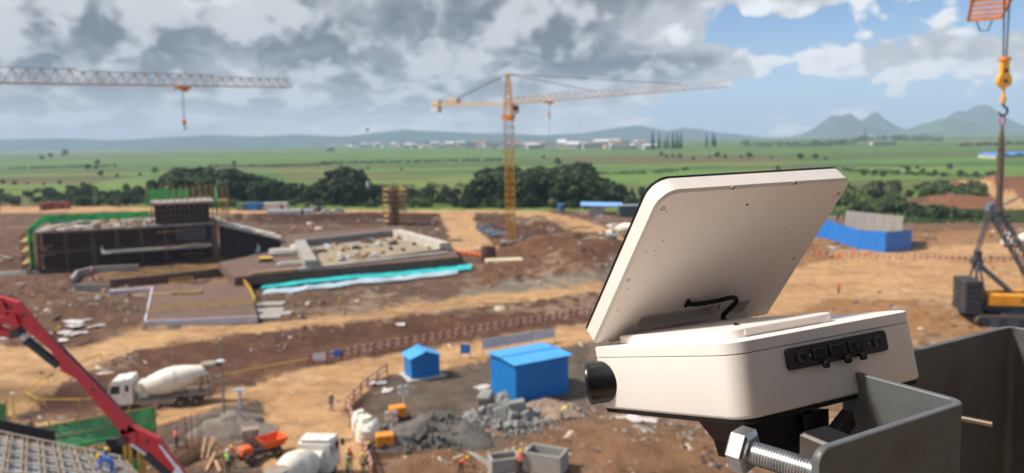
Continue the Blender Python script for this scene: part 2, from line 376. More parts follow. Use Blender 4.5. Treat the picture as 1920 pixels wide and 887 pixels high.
def far_px(py): return py < 400
def soil_colour(X, Y):
    n = X.shape; px, py = to_px(X, Y, np.zeros_like(X)); dist = np.hypot(X, Y)
    a = fbm(X, Y, 22, 21); b = fbm(X, Y, 7, 22); c = fbm(X, Y, 2.4, 23, 3)
    col = np.zeros(n+(3,))
    def mix(mask, colour, w=1.0):
        ww = (np.asarray(mask, float)*w)[..., None]; col[:] = col*(1-ww) + np.asarray(colour)*ww
    ss = lambda v, lo, hi: np.clip((v-lo)/(hi-lo), 0, 1)**2*(3-2*np.clip((v-lo)/(hi-lo), 0, 1))
    # --- the site: red brown earth, grey crushed rock, tan dust
    col[:] = C(118, 86, 66)
    mix(ss(a, .42, .62), C(102, 69, 51)); mix(ss(b, .50, .66), C(150, 108, 74), .8); mix(ss(1-a, .50, .62)*ss(b, .40, .55), C(125, 114, 102), .8)
    mix(ss(c, .56, .70), C(184, 146, 112), .55); mix(ss(1-c, .56, .72), C(78, 58, 47), .5)
    jx = (fbm(X, Y, 12, 31)-.5)*60*np.clip(70/np.maximum(dist,30),.15,1); jy = (fbm(X, Y, 10, 32)-.5)*22*np.clip(70/np.maximum(dist,30),.15,1)
    f1 = (fbm(X, Y, 2.2, 33, 3)-.5); f2 = (fbm(X, Y, 2.2, 34, 3)-.5); q = np.clip(70/np.maximum(dist,30),.15,1.2)
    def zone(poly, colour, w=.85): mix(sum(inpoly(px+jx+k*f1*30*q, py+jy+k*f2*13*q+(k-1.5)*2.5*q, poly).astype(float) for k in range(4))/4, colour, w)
    zone([(60,752),(250,664),(480,630),(700,602),(870,577),(1130,546),(1130,598),(760,658),(560,688),(430,728),(300,765),(130,772)], C(108,72,53), .95)
    zone([(700,720),(1100,650),(1130,700),(1100,760),(960,840),(760,850),(690,800)], C(112,100,88), .75)
    zone([(700,700),(1100,640),(1110,680),(720,730)], C(104,88,74), .6)
    zone([(760,850),(960,830),(1120,780),(1600,760),(1700,900),(720,900)], C(146,106,74), .75)
    zone([(330,800),(440,770),(500,752),(500,810),(420,830)], C(116,104,92), .8)
    zone([(780,560),(960,530),(1140,510),(1140,535),(960,556),(800,590)], C(146,136,122), .75)
    zone([(480,575),(780,545),(860,560),(640,590)], C(140,118,96), .7)
    zone([(840,470),(1000,440),(1180,470),(1130,520),(900,540)], C(118,78,54), .92)
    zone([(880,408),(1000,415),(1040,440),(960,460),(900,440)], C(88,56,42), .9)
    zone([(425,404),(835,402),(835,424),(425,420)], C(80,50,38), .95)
    zone([(425,424),(835,424),(900,470),(850,560),(480,580),(430,500)], C(108,80,63), .88)
    zone([(0,470),(75,470),(270,560),(270,620),(0,640)], C(112,80,60), .8)
    zone([(0,402),(100,400),(60,470),(0,480)], C(112,80,62), .8)
    zone([(1440,450),(1560,440),(1920,430),(2100,430),(2100,640),(1350,640)], C(178,130,84), .85)
    zone([(1560,480),(1800,500),(1760,530),(1540,520)], C(146,108,76), .7)
    zone([(1600,400),(1920,390),(1920,430),(1560,440)], C(136,104,76), .85)
    zone([(1690,345),(1840,340),(1960,360),(1960,420),(1800,410),(1720,380)], C(148,98,68), .9)
    rm = roadsoft(X, Y)
    mix(rm, C(216, 170, 120), .95)
    mix(rm*ss(b, .52, .72), C(190, 142, 96), .6); mix(rm*ss(a, .55, .7), C(214, 176, 134), .5)
    mix(rm*ss(fbm(X*.25+Y*.12, Y-X*.12, 1.3, 41, 3), .56, .66), C(168, 128, 92), .5)     # wheel tracks
    rg = fbm(X, Y, 1.1, 24, 3); sp = np.where(far_px(py), 0, 1)*(1-rm); mix(sp*ss(rg, .58, .72), C(160, 126, 96), .22); mix(sp*ss(1-rg, .58, .72), C(74, 56, 46), .3); mix(sp*ss(fbm(X, Y, 14, 25, 3), .60, .70)*ss(rg, .40, .6), C(196, 168, 140), .45)
    # --- the farmland
    f = fbm(X, Y, 160, 51, 4); g = fbm(X, Y, 40, 52, 4)
    lx = (fbm(X, Y, 60, 53)-.5)*14; edge = 396 + lx*.4 + np.interp(px, [0,430,1240,1500,1640,1720,1840,1920], [-14,-4,0,6,8,-20,-60,-66])
    far = ((py+lx*.3) < edge)
    fc = np.zeros(n+(3,)); fc[:] = C(104, 122, 74)
    def fm(mask, colour, w=1.0):
        ww = (np.asarray(mask, float)*w)[..., None]; fc[:] = fc*(1-ww) + np.asarray(colour)*ww
    fm(ss(f, .42, .6), C(92, 124, 66)); fm(ss(1-f, .5, .62), C(118, 124, 84), .7)
    jfx = (fbm(X, Y, 120, 61)-.5)*18; jfy = (fbm(X, Y, 200, 62)-.5)*3
    def fz(poly, colour, w=.9): fm(inpoly(px+jfx, py+jfy, poly), colour, w)
    fz([(-99,281),(270,275),(270,282),(-99,290)], C(180,194,84)); fz([(0,300),(270,296),(280,320),(0,328)], C(98,124,80))
    fz([(90,294),(283,285),(288,297),(100,303)], C(122,116,80)); fz([(295,288),(430,283),(640,273),(645,300),(420,307),(300,307)], C(98,136,66))
    fz([(300,307),(640,300),(640,312),(300,320)], C(110,126,82)); fz([(-99,333),(210,322),(245,332),(160,346),(-99,346)], C(134,98,74))
    fz([(180,342),(280,328),(310,336),(200,352)], C(134,146,92)); fz([(-99,365),(42,362),(44,382),(-99,386)], C(118,92,72))
    fz([(490,318),(620,312),(700,324),(895,334),(885,346),(560,342)], C(140,114,84)); fz([(640,342),(890,346),(885,352),(640,352)], C(134,134,88))
    fz([(600,276),(965,282),(1230,280),(1400,276),(1400,287),(960,293),(600,297)], C(100,142,70)); fz([(600,297),(960,293),(1040,300),(960,316),(700,316),(600,306)], C(96,124,72))
    fz([(1030,294),(1180,288),(1560,294),(1580,312),(1240,311),(1060,302)], C(134,106,80)); fz([(1095,317),(1290,310),(1300,322),(1110,330)], C(126,150,88))
    fz([(1110,330),(1300,322),(1560,330),(1560,372),(1110,372)], C(96,134,68)); fz([(1390,276),(1800,268),(1920,292),(1920,310),(1560,312),(1400,290)], C(96,130,72))
    fz([(1560,312),(1800,314),(1800,320),(1560,322)], C(150,136,96)); fz([(1560,322),(1860,325),(1830,345),(1700,352),(1560,360)], C(92,122,66))
    fz([(1540,360),(1700,352),(1740,385),(1600,410),(1500,400)], C(112,110,76)); fz([(1700,398),(1840,398),(1920,410),(1920,420),(1760,415)], C(116,130,74))
    fz([(1420,258),(1640,248),(1640,254),(1420,262)], C(168,184,100)); fz([(1640,262),(1920,262),(1920,268),(1640,268)], C(140,130,100))
    st = fbm(X*.12+Y*.03, Y, 46, 71, 4); fm(ss(st, .52, .60), C(82, 108, 62), .5); fm(ss(1-st, .56, .64), C(122, 128, 84), .4); st2 = fbm(X*.07, Y, 120, 72, 3); fm(ss(st2, .58, .64), C(132, 110, 80), .55)
    fm(ss(fbm(X*.05+Y*.02, Y, 80, 73, 3), .56, .60), C(146, 166, 84), .5); fm(ss(g, .55, .72), C(84, 104, 62), .45); fm(ss(1-g, .58, .75), C(132, 136, 92), .35)
    fc *= np.array([.84,.98,.78]); w = far.astype(float)[..., None]
    return col*(1-w) + fc*w, far
def build_ground():
    az = np.concatenate([np.linspace(-100,-46,40)[:-1], np.linspace(-46,46,760), np.linspace(46,100,40)[1:]])*math.pi/180
    r = [12.0]
    while r[-1] < 9800: r.append(r[-1]*(1.0095 if r[-1] < 320 else 1.016))
    r = np.array(r); A, Rr = np.meshgrid(az, r); X = Rr*np.sin(A); Y = Rr*np.cos(A)
    Z = HT(X, Y); rm = roadmask(X, Y); Z = np.where(rm, Z*0.55, Z)
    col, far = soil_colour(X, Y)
    nr, na = X.shape; V = np.stack([X, Y, Z], -1).reshape(-1, 3)
    i = np.arange(nr-1)[:, None]*na + np.arange(na-1)[None]; F = np.stack([i, i+1, i+1+na, i+na], -1).reshape(-1, 4)
    F = F[:, ::-1]
    me = bpy.data.meshes.new('ground'); me.vertices.add(len(V)); me.vertices.foreach_set('co', V.ravel())
    me.loops.add(F.size); me.loops.foreach_set('vertex_index', F.ravel().astype(np.int32))
    me.polygons.add(len(F)); me.polygons.foreach_set('loop_start', np.arange(0, F.size, 4, dtype=np.int32))
    me.polygons.foreach_set('use_smooth', np.ones(len(F), bool)); me.update(calc_edges=True)
    at_ = me.color_attributes.new('soil', 'FLOAT_COLOR', 'POINT')
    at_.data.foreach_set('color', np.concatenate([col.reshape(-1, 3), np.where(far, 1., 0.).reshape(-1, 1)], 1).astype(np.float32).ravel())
    m = bpy.data.materials.new('earth_and_fields'); m.use_nodes = True; nt = m.node_tree; N = nt.nodes; L = nt.links
    b = N['Principled BSDF']; b.inputs['Roughness'].default_value = .92; b.inputs['Specular IOR Level'].default_value = .2
    a = N.new('ShaderNodeVertexColor'); a.layer_name = 'soil'; tc = N.new('ShaderNodeTexCoord')
    def nz(s, d, rg=.6):
        n = N.new('ShaderNodeTexNoise'); n.inputs['Scale'].default_value = s; n.inputs['Detail'].default_value = d; n.inputs['Roughness'].default_value = rg
        L.new(tc.outputs['Object'], n.inputs['Vector']); return n.outputs[0]
    def mr(v, lo, hi, a0, a1):
        n = N.new('ShaderNodeMapRange'); L.new(v, n.inputs[0])
        for k, q in enumerate((lo, hi, a0, a1)): n.inputs[k+1].default_value = q
        return n.outputs[0]
    mul = N.new('ShaderNodeMath'); mul.operation = 'MULTIPLY'; L.new(mr(nz(.55, 8, .65), .3, .7, .72, 1.28), mul.inputs[0]); L.new(mr(nz(3.5, 6, .7), .3, .7, .8, 1.2), mul.inputs[1])
    sc = N.new('ShaderNodeVectorMath'); sc.operation = 'SCALE'; L.new(a.outputs['Color'], sc.inputs[0]); L.new(mul.outputs[0], sc.inputs['Scale'])
    L.new(sc.outputs[0], b.inputs['Base Color'])
    bp = N.new('ShaderNodeBump'); bp.inputs['Strength'].default_value = .7; bp.inputs['Distance'].default_value = .25; L.new(nz(2.2, 8, .7), bp.inputs['Height']); L.new(bp.outputs[0], b.inputs['Normal'])
    me.materials.append(m)
    o = link('ground', me); tag(o, 'bare earth building site with dirt roads, farmland beyond', None, None, 'structure')
build_ground()

def mountain(name, label, prof, D, colour, depth=900, rough=.5, jag=.8):
    """a ridge D metres away whose crest follows the photo profile [(x, y)], with flanks in front and behind"""
    xs = np.linspace(prof[0][0], prof[-1][0], 150); ys = np.interp(xs, [p[0] for p in prof], [p[1] for p in prof])
    ys = ys - jag*2*(fbm(xs, xs*0+prof[0][0], 22, 88, 4)-.5)*np.clip((262-ys)/14,.25,1.6); rows = 15; V = []; F = []
    for j in range(rows):
        t = j/(rows-1)*2-1
        for i, (x, y) in enumerate(zip(xs, ys)):
            p = at(x, y, D); q = Vector((p.x, p.y + t*depth))
            k = max(0.0, (1-abs(t))**1.25); hgt = max(p.z, 0)*k
            nzv = (float(fbm(np.array([q.x]), np.array([q.y]), 380.0, 77, 4)[0])-.5)*rough*max(p.z, 5)*(abs(t)**.6)*k*2
            V.append((q.x, q.y, max(hgt + nzv, 0) - 6*(j in (0, rows-1))))
    n = len(xs)
    for j in range(rows-1):
        for i in range(n-1): a = j*n+i; F.append((a, a+1, a+1+n, a+n))
    mb = MB(); mb.add(V, F); o = mb.build(name, mat(name+'_slopes', colour, .95, var=.35, scale=.004, spec=.1), None, False)
    o.data.polygons.foreach_set('use_smooth', [True]*len(o.data.polygons))
    return tag(o, label, None, None, 'structure')
mountain('hills', 'low wooded hills along the left horizon', [(-300,262),(0,262),(120,259),(210,263),(300,258),(390,253),(480,256),(560,252),(640,256),(760,243),(830,247),(900,250),(980,252),(1060,256),(1100,262)], 7600, lin(64,84,70), 1400)
mountain('hills', 'blue hill behind the far town, right of the crane mast', [(960,262),(1040,252),(1090,250),(1130,244),(1170,238),(1195,235),(1215,239),(1250,245),(1280,240),(1310,242),(1340,248),(1385,252),(1450,262)], 8500, lin(60,82,66), 800)
mountain('mountain', 'flat topped twin peak mountain on the right horizon', [(1500,262),(1520,248),(1540,232),(1556,216),(1572,213),(1590,214),(1606,222),(1620,226),(1632,217),(1645,216),(1660,226),(1685,244),(1720,256)], 8000, lin(66,84,62), 800, .5, 6.0)
mountain('mountain', 'steep pointed mountain farthest right on the horizon', [(1700,256),(1760,238),(1785,216),(1800,212),(1815,205),(1830,194),(1845,191),(1860,197),(1875,212),(1900,232),(1960,240),(2060,256)], 8800, lin(66,82,66), 700, .5, 6.0)
mountain('hill', 'rounded green hill in front of the pointed mountain', [(1660,256),(1690,246),(1730,232),(1765,223),(1795,222),(1825,230),(1850,244),(1880,252),(1920,256)], 6600, lin(80,104,64), 600)
# the air between here and the mountains
hz = MB().box((0, 4500, 197), (22000, 11000, 400)).build('haze', None)
hm = bpy.data.materials.new('haze_air'); hm.use_nodes = True; hm.node_tree.nodes.clear()
ho = hm.node_tree.nodes.new('ShaderNodeOutputMaterial'); hv = hm.node_tree.nodes.new('ShaderNodeVolumePrincipled')
hv.inputs['Color'].default_value = (.60, .79, 1.0, 1); hv.inputs['Density'].default_value = 1.2e-4; hv.inputs['Anisotropy'].default_value = 0.0
hm.node_tree.links.new(hv.outputs[0], ho.inputs['Volume'])
hz.data.materials.clear(); hz.data.materials.append(hm)
tag(hz, 'pale hazy air over the plain', None, None, 'stuff')
# ------------------------------------------------------------------ unseen storey round the viewpoint, added and shaped to shade and bounce light
m_conc = mat('raw_concrete', lin(120,112,104), .9, var=.2, scale=1.2, bump=.2)
tag(MB().box((0,-3.9,23.28), (16,7.2,.24)).box((.75,.4,23.27), (1.3,1.4,.22)).build('floor_slab', mat('warm_bounce_floor', lin(190,160,128), .95, var=.15, scale=1.2)), 'unseen tan floor behind the steel rail, shaped to bounce warm light', None, None, 'structure')  # tan tint and front edge chosen to bounce warm sunlight up
tag(MB().box((0,-4.6,27.35), (16,6.0,.3)).build('shade_ceiling', m_conc), 'unseen concrete ceiling added over the viewpoint for shade', None, None, 'structure')  # unseen, added to darken the surfaces facing the viewpoint
tag(MB().box((0,-7.6,25.3), (16,.24,3.8)).build('shade_wall_back', m_conc), 'unseen concrete wall added behind the viewpoint for shade', None, None, 'structure')  # unseen, closes the added dark room at the back
tag(MB().box((3.6,-3.4,25.3), (.24,8.1,3.8)).build('shade_wall_right', m_conc), 'unseen concrete wall added right of the viewpoint for shade', None, None, 'structure')  # unseen, closes the added dark room on the right

# ------------------------------------------------------------------ the white instrument box
def camrot(r):
    th = math.sqrt(sum(v*v for v in r)); return Matrix.Rotation(th, 3, Vector(r))
DEV = dict(N=(0.1693, 0.1047, 0.6), r=(-0.0436, 1.1175, -0.1974))
Rm = camrot(DEV['r'])
c2w = lambda v: cr*v[0] - cu*v[1] + fwd*v[2]
eaW, ecW, ebW = c2w(Rm.col[0]), c2w(Rm.col[1]), c2w(Rm.col[2])
dX, dY, dZ = ebW, -eaW, -ecW
dO = CAM + c2w(DEV['N'])
DM = Matrix(((dX.x,dY.x,dZ.x,dO.x),(dX.y,dY.y,dZ.y,dO.y),(dX.z,dY.z,dZ.z,dO.z),(0,0,0,1)))
DMi = DM.inverted()
def on_plane(x, y, p0, n):
    """local point of the instrument where the pixel's ray meets the local plane (p0, n)"""
    o = DMi @ CAM; d = (DMi.to_3x3() @ ray(x, y)); p0 = Vector(p0); n = Vector(n)
    return o + d*((p0-o).dot(n)/d.dot(n))
BX, BY, BZ = .2125, .209, .0605
def rrect(x0, x1, y0, y1, r, n=7):
    out = []; rr = r if isinstance(r,(list,tuple)) else (r,)*4
    for (cx, cy, a0), q in zip(((x0,y0,180),(x1,y0,270),(x1,y1,0),(x0,y1,90)), rr):
        sx = 1 if cx == x0 else -1; sy = 1 if cy == y0 else -1
        for k in range(n+1):
            a = R_(a0 + 90*k/n); out.append((cx + sx*q + q*math.cos(a), cy + sy*q + q*math.sin(a)))
    return out
def stack(mb, layers):
    """layers: (outline, z) with equal point counts, skinned into one closed body"""
    n = len(layers[0][0]); vs = []; fs = []
    for ol, z in layers: vs += [(x,y,z) for x,y in ol]
    for k in range(len(layers)-1):
        for j in range(n): fs.append((k*n+j, k*n+(j+1)%n, (k+1)*n+(j+1)%n, (k+1)*n+j))
    fs += [tuple(range(n-1,-1,-1)), tuple(range((len(layers)-1)*n, len(layers)*n))]
    return mb.add(vs, fs)
m_white = mat('white_abs', (.85,.775,.71), .38, var=.02, scale=30, bump=.02, bscale=900)
m_blk = mat('black_plastic', (.012,.012,.013), .42, var=.2, scale=40, spec=.4)
m_rub = mat('black_rubber', (.010,.010,.011), .6, var=.2, scale=60, spec=.3)
m_glass = mat('black_panel_glass', (.006,.007,.012), .08, var=.1, scale=10)
m_barrel = mat('black_barrel', (.009,.009,.011), .3, var=.2, scale=40, spec=.45)
dev = thing('instrument_box', 'white plastic instrument box with its lid open, black connector panel and lens barrel', 'instrument')
dev.matrix_world = DM
RC = (.019,.016,.016,.010)
def ins(i, rr=RC): return rrect(i, BX-i, i, BY-i, [max(q-i,.002) for q in rr])
mb = MB(); stack(mb, [(ins(.0022),-BZ), (ins(.0006),-BZ+.0014), (ins(.0),-BZ+.003), (ins(0),-.0112), (ins(.0009),-.0106)]); base = mb.build('lower_shell', m_white, dev, True)
mb = MB(); stack(mb, [(ins(.0009),-.0104), (ins(-.0002),-.0097), (ins(-.0002),-.0012), (ins(.0008),-.0003), (ins(.002),0.0)]); rim = mb.build('rim', m_white, dev, True)
mb = MB(); stack(mb, [(ins(.0012),-.0110), (ins(.0012),-.0100)]); mb.build('seam_gasket', mat('grey_seal', (.20,.17,.15), .8), rim)
mb = MB(); stack(mb, [(ins(.0035),-BZ-.0042), (ins(.0022),-BZ-.0034), (ins(.0018),-BZ-.0002)]); mb.build('base_gasket', m_rub, dev, True)
tr = rrect(.020,.142,.021,.196,[.014]*4); tr2 = rrect(.0212,.1408,.0222,.1948,[.013]*4)
mb = MB(); stack(mb, [(tr,.0002), (tr,.0068), (tr2,.0080)]); tray = mb.build('raised_tray', m_white, dev, True)
mb = MB(); stack(mb, [(rrect(.034,.118,.0195,.0209,[.0006]*4),.0022), (rrect(.034,.118,.0195,.0209,[.0006]*4),.0058)]); mb.build('nameplate_ledge', m_white, tray)
# connector panel on the right hand face (local y = 0)
q = [on_plane(x, y, (0,0,0), (0,1,0)) for x, y in ((1467,655),(1655,619),(1661,655),(1478,697))]
x0 = (q[0].x+q[3].x)/2; x1 = (q[1].x+q[2].x)/2; z1 = (q[0].z+q[1].z)/2; z0 = (q[2].z+q[3].z)/2
MY = Matrix(((1,0,0),(0,0,-1),(0,1,0)))           # outline (x, z) extruded towards -y
pan = MB().prism(rrect(x0,x1,z0,z1,.0035), .0028, MY, (0,0,0)).build('connector_panel', m_blk, dev)
w = x1-x0; h = z1-z0; zc = (z0+z1)/2
for fx in (.115, .885): MB().lathe((x0+w*fx,-.0028,zc), (0,-1,0), [(0,h*.27),(.0008,h*.27),(.0014,h*.22),(.0011,h*.19)], 22).build('port_boss', m_blk, pan, True)
for fx, ww in ((.295,.115),(.475,.15),(.665,.15)):
    MB().box((x0+w*fx,-.0037,zc+h*.02), (w*ww,.0022,h*.56), bev=.0008).build('port_cover', m_rub, pan)
for fx in (.325,.545,.70): MB().box((x0+w*fx,-.0050,z0-h*.02), (w*.052,.0046,h*.34), bev=.001).build('pull_tab', m_rub, pan)
for fx in (.205,.80): MB().cyl((x0+w*fx,-.0026,zc),(x0+w*fx,-.0036,zc),.0012,n=10).build('screw', mat('dull_steel',(.25,.24,.23),.4,.9), pan)
MB().box((x0+w*.655,-.0074,zc+h*.06),(w*.012,.002,h*.2)).build('cover_latch', m_rub, pan)
# lens barrel out of the far corner
bc = on_plane(1134,716,(0.002,0,0),(1,0,0)); bd = Vector((-.77,.64,.0)).normalized()
MB().lathe(bc - bd*.016 + Vector((0,0,.0005)), bd, [(0,.0205),(.026,.0205),(.0275,.0212),(.031,.0212),(.0322,.0205),(.0322,.0175),(.028,.0165)], 40).build('lens_barrel', m_barrel, dev, True)
# mounting bracket under the box
pts = [on_plane(x, y, (0,.045,0), (0,1,0)) for x, y in ((1345,788),(1512,764),(1512,812),(1496,862),(1388,862),(1378,830))]
mb = MB(); mb.prism([(p.x, min(p.z,-BZ-.004)) for p in reversed(pts)], .052, MY, (0,.072,0)); br = mb.build('mounting_bracket', m_blk, dev)
MB().box((pts[1].x-.028,.016,-BZ-.030),(.014,.006,.046),bev=.002).build('bracket_rib', m_blk, br)
# the lid
TH, LL, LT, LX0, LX1 = .7001, .1992, .0192, -.0005, .2345
lu = Vector((0,-math.cos(TH),math.sin(TH))); ln = Vector((0,-math.sin(TH),-math.cos(TH)))   # along the lid, out of its inner face
lH = Vector((0, BY-.0038, .002))
def lid3(s, v, n=0.0): return lH + Vector((s,0,0)) + lu*v + ln*n
LMx = Matrix((Vector((1,0,0)), lu, ln)).transposed()
lid = thing('lid', None, None); lid.parent = dev; lid.empty_display_size = .01
LR = (.006,.006,.012,.020)
def lo(i): return rrect(LX0+i, LX1-i, i, LL-i, [max(r-i,.002) for r in LR])
def lidbody():
    bm = bmesh.new()
    def loop(ol, n): return [bm.verts.new(lid3(x, y, n)) for x, y in ol]
    Ls = [loop(lo(.0012), -LT+.0012), loop(lo(0), -LT+.0022), loop(lo(.0004), -.0022), loop(lo(.0030), 0.0)]
    for a, b in zip(Ls[:-1], Ls[1:]):
        for k in range(len(a)): bm.faces.new((a[k], a[(k+1)%len(a)], b[(k+1)%len(a)], b[k]))
    bm.faces.new(Ls[0])
    hole = loop([(.046,.013),(.190,.013),(.190,.034),(.046,.034)], 0.0); fl = loop([(.047,.0145),(.189,.0145),(.189,.033),(.047,.033)], -.0105)
    for k in range(4): bm.faces.new((hole[k], hole[(k+1)%4], fl[(k+1)%4], fl[k]))
    bm.faces.new(fl)
    ed = [bm.edges.get((Ls[-1][k], Ls[-1][(k+1)%len(Ls[-1])])) for k in range(len(Ls[-1]))] + [bm.edges.get((hole[k], hole[(k+1)%4])) for k in range(4)]
    bmesh.ops.triangle_fill(bm, use_beauty=True, edges=ed)
    bmesh.ops.recalc_face_normals(bm, faces=bm.faces)
    me = bpy.data.meshes.new('lid_shell'); bm.to_mesh(me); bm.free(); me.materials.append(m_white); smooth_by_angle(me, R_(30)); return link('lid_shell', me, lid)
lidbody()
mb = MB(); a = lo(.0006); n = len(a); vs = [lid3(x,y,-LT+.0010) for x,y in a] + [lid3(x,y,-LT-.0016) for x,y in a]
mb.add(vs, [tuple(range(n)), tuple(range(2*n-1,n-1,-1))] + [(k,n+k,n+(k+1)%n,(k+1)%n) for k in range(n)]); mb.build('solar_panel', m_glass, lid)
for s in (.146,.154): MB().prism([(s,.020),(s+.003,.020),(s+.0012,.034),(s,.034)], .006, LMx, lH + ln*-.0085).build('recess_rib', m_white, lid)
for s in (.02,.10,.18): MB().cyl(lid3(s,-.001,-.006), lid3(s+.025,-.001,-.006), .0042, n=14).build('hinge_barrel', m_white, lid, True)
m_hole = mat('hole_shade_and_mark', (.09,.065,.05), .7); lidn = ln
def lidpx(x, y, n=0.0): return on_plane(x, y, lH + ln*n, ln)
for x, y, r in ((1243,391,.0022),(1375,352,.0022),(1491,343,.0022),(1572,363,.002),(1178,525,.002),(1488,484,.0018),(1418,590,.0016)):
    p = lidpx(x, y); MB().lathe(p - ln*.0006, ln, [(0,r),(.0009,r),(.0009,r*.62),(.0004,r*.6)], 16).build('screw', mat('screw_brass',(.33,.25,.18),.45,.2), lid, True)
for x, y in ((1249,396),(1243,451),(1211,471),(1228,470),(1177,541),(1158,582),(1472,427),(1518,438),(1564,369),(1475,502),(1448,541)):
    p = lidpx(x, y); MB().cyl(p - ln*.0003, p + ln*.00035, .0006, n=10).build('pin_hole_shade', m_hole, lid)  # raised dark discs stand for the shade inside small holes
t0 = lidpx(1401,383); MB().prism([(-.0018,-.0012),(.0018,-.0012),(0,.0016)], .0005, LMx, t0).build('triangle_mark', m_hole, lid)
mb = MB(); g = lidpx(1287,567); mb.box(g + ln*.0014, (.0026,.0118,.0034), M=LMx, bev=.0008); mb.build('cable_grommet', m_rub, lid)
cp = [lidpx(1288,570,.003), lidpx(1310,570,.006), lidpx(1345,564,.010), lidpx(1366,559,.0125), lidpx(1377,558,.0135), lidpx(1381,563,.0140), lidpx(1375,572,.0145), lidpx(1364,583,.0150), lidpx(1356,592,.0150), lidpx(1358,599,.0145), lidpx(1370,606,.013), on_plane(1383,612,(0,0,.007),(0,0,1)), on_plane(1388,615,(0,0,.002),(0,0,1))]
def catmull(ps, k=5):
    ps = [Vector(p) for p in ps]; out = []
    for i in range(len(ps)-1):
        a, b, c, d = ps[max(i-1,0)], ps[i], ps[i+1], ps[min(i+2,len(ps)-1)]
        for j in range(k):
            t = j/k; out.append(.5*((2*b)+(c-a)*t+(2*a-5*b+4*c-d)*t*t+(3*b-a-3*c+d)*t**3))
    return out + [ps[-1]]
MB().tube(catmull(cp), .0025, 12).build('cable', m_rub, dev, True)

# ------------------------------------------------------------------ the folded steel rail post on the right
ZT = EYE - .20
def SP(x, y): p = G(x, y, ZT); return Vector((p.x, p.y))
p0, p1, p2, p3 = SP(1893,611), SP(1578,690), SP(1806,752), SP(1529,842)
pm = p0 + (p2-p1).normalized()*.30
def fillet(pts, r, n=6):
    out = [pts[0]]
    for a, b, c in zip(pts[:-2], pts[1:-1], pts[2:]):
        u, v = (a-b).normalized(), (c-b).normalized(); ang = u.angle(v); t = r/math.tan(ang/2)
        s, e = b+u*t, b+v*t; cen = b + (u+v).normalized()*(r/math.sin(ang/2))
        for k in range(n+1):
            d = (s-cen).lerp(e-cen, k/n).normalized(); out.append(cen + d*r)
    return out + [pts[-1]]
line = fillet([pm, p0, p1, p2, p3], .010)
last = line[-1]; prev = line[-2]; du = (last-prev).normalized(); L_ = (last-prev).length
line = line[:-1] + [prev + du*(L_-d) for d in (.011,.0075,.0045,.002,.0006)] + [last]
def top(i):
    d = (line[i]-last).length; r = .010
    return ZT - (r - math.sqrt(max(r*r-(r-d)**2, 0)) if d < r else 0)
def plate(line, th):
    n = len(line); nr = []
    for i in range(n):
        d = (line[min(i+1,n-1)]-line[max(i-1,0)]).normalized(); nr.append(Vector((-d.y, d.x)))
    vs = []; fs = []
    ZB = 23.4; e = .0008
    for i in range(n):
        a, b = line[i]+nr[i]*th/2, line[i]-nr[i]*th/2; a2, b2 = line[i]+nr[i]*(th/2-e), line[i]-nr[i]*(th/2-e); t = top(i)
        vs += [(a.x,a.y,ZB),(a.x,a.y,t-e),(a2.x,a2.y,t),(b2.x,b2.y,t),(b.x,b.y,t-e),(b.x,b.y,ZB)]
    for i in range(n-1):
        for k in range(6): fs.append((i*6+k, i*6+(k+1)%6, (i+1)*6+(k+1)%6, (i+1)*6+k))
    fs += [tuple(range(5,-1,-1)), tuple(range((n-1)*6, n*6))]
    return MB().add(vs, fs)
def steel_mat():
    m = mat('grey_primer_steel', lin(94,97,97), .46, metal=0.0, var=.12, scale=14, bump=.06, bscale=160, dirt=lin(70,50,37), dirt_amt=.8)  # brown patches: weathering, deepened to carry shade and warm reflected light
    nt = m.node_tree; N = nt.nodes; L = nt.links; b = N['Principled BSDF']
    tc = N.new('ShaderNodeTexCoord'); v = N.new('ShaderNodeTexNoise'); v.inputs['Scale'].default_value = 120; v.inputs['Detail'].default_value = 4; v.inputs['Roughness'].default_value = .7
    L.new(tc.outputs['Object'], v.inputs['Vector'])
    mr = N.new('ShaderNodeMapRange'); L.new(v.outputs[0], mr.inputs[0]); mr.inputs[1].default_value = .66; mr.inputs[2].default_value = .71; mr.inputs[3].default_value = 0; mr.inputs[4].default_value = .75
    src = b.inputs['Base Color'].links[0].from_socket; mx = N.new('ShaderNodeMix'); mx.data_type = 'RGBA'
    L.new(mr.outputs[0], mx.inputs[0]); L.new(src, mx.inputs[6]); mx.inputs[7].default_value = (*lin(50,32,24), 1); L.new(mx.outputs[2], b.inputs['Base Color'])
    return m
m_steel = steel_mat()
post = plate(line, .0060).build('steel_rail_post', m_steel, None, True)
tag(post, 'folded grey steel plate post with rust specks, nearest thing on the right', 'steel post')
m_chrome = mat('zinc_plated_steel', (.50,.49,.48), .34, 1.0, var=.3, scale=60, bump=.03, bscale=300)
def threaded(mb, a, b, r, pitch, n=22):
    a, b = Vector(a), Vector(b); L = (b-a).length; prof = [(0,r*.8)]; t = 0
    while t < L: prof += [(t+pitch*.12,r*.86),(t+pitch*.42,r),(t+pitch*.58,r),(t+pitch*.88,r*.86)]; t += pitch
    return mb.lathe(a, b-a, prof, n)
ra = at(1392,843,.532); rb = at(1545,890,.492); rd = (rb-ra).normalized()
bolt = thing('threaded_bolt', 'thick threaded steel bolt with a hexagon nut below the white box', 'bolt', ra)
threaded(MB(), rd*-.004, rb-ra, .0083, .0021).build('threaded_rod', m_chrome, bolt, True)
mb = MB(); mb.lathe(rd*-.007, rd, [(0,.0125),(.0008,.0142),(.0024,.0164),(.0126,.0164),(.0142,.0142),(.0150,.0125)], 6); mb.build('hexagon_nut', m_chrome, bolt)
rc = at(1800,784,.60); re = at(1861,796,.585)
tie = thing('threaded_tie_rod', 'thin threaded rod sticking out past the steel post', 'rod', rc - (re-rc)*.6)
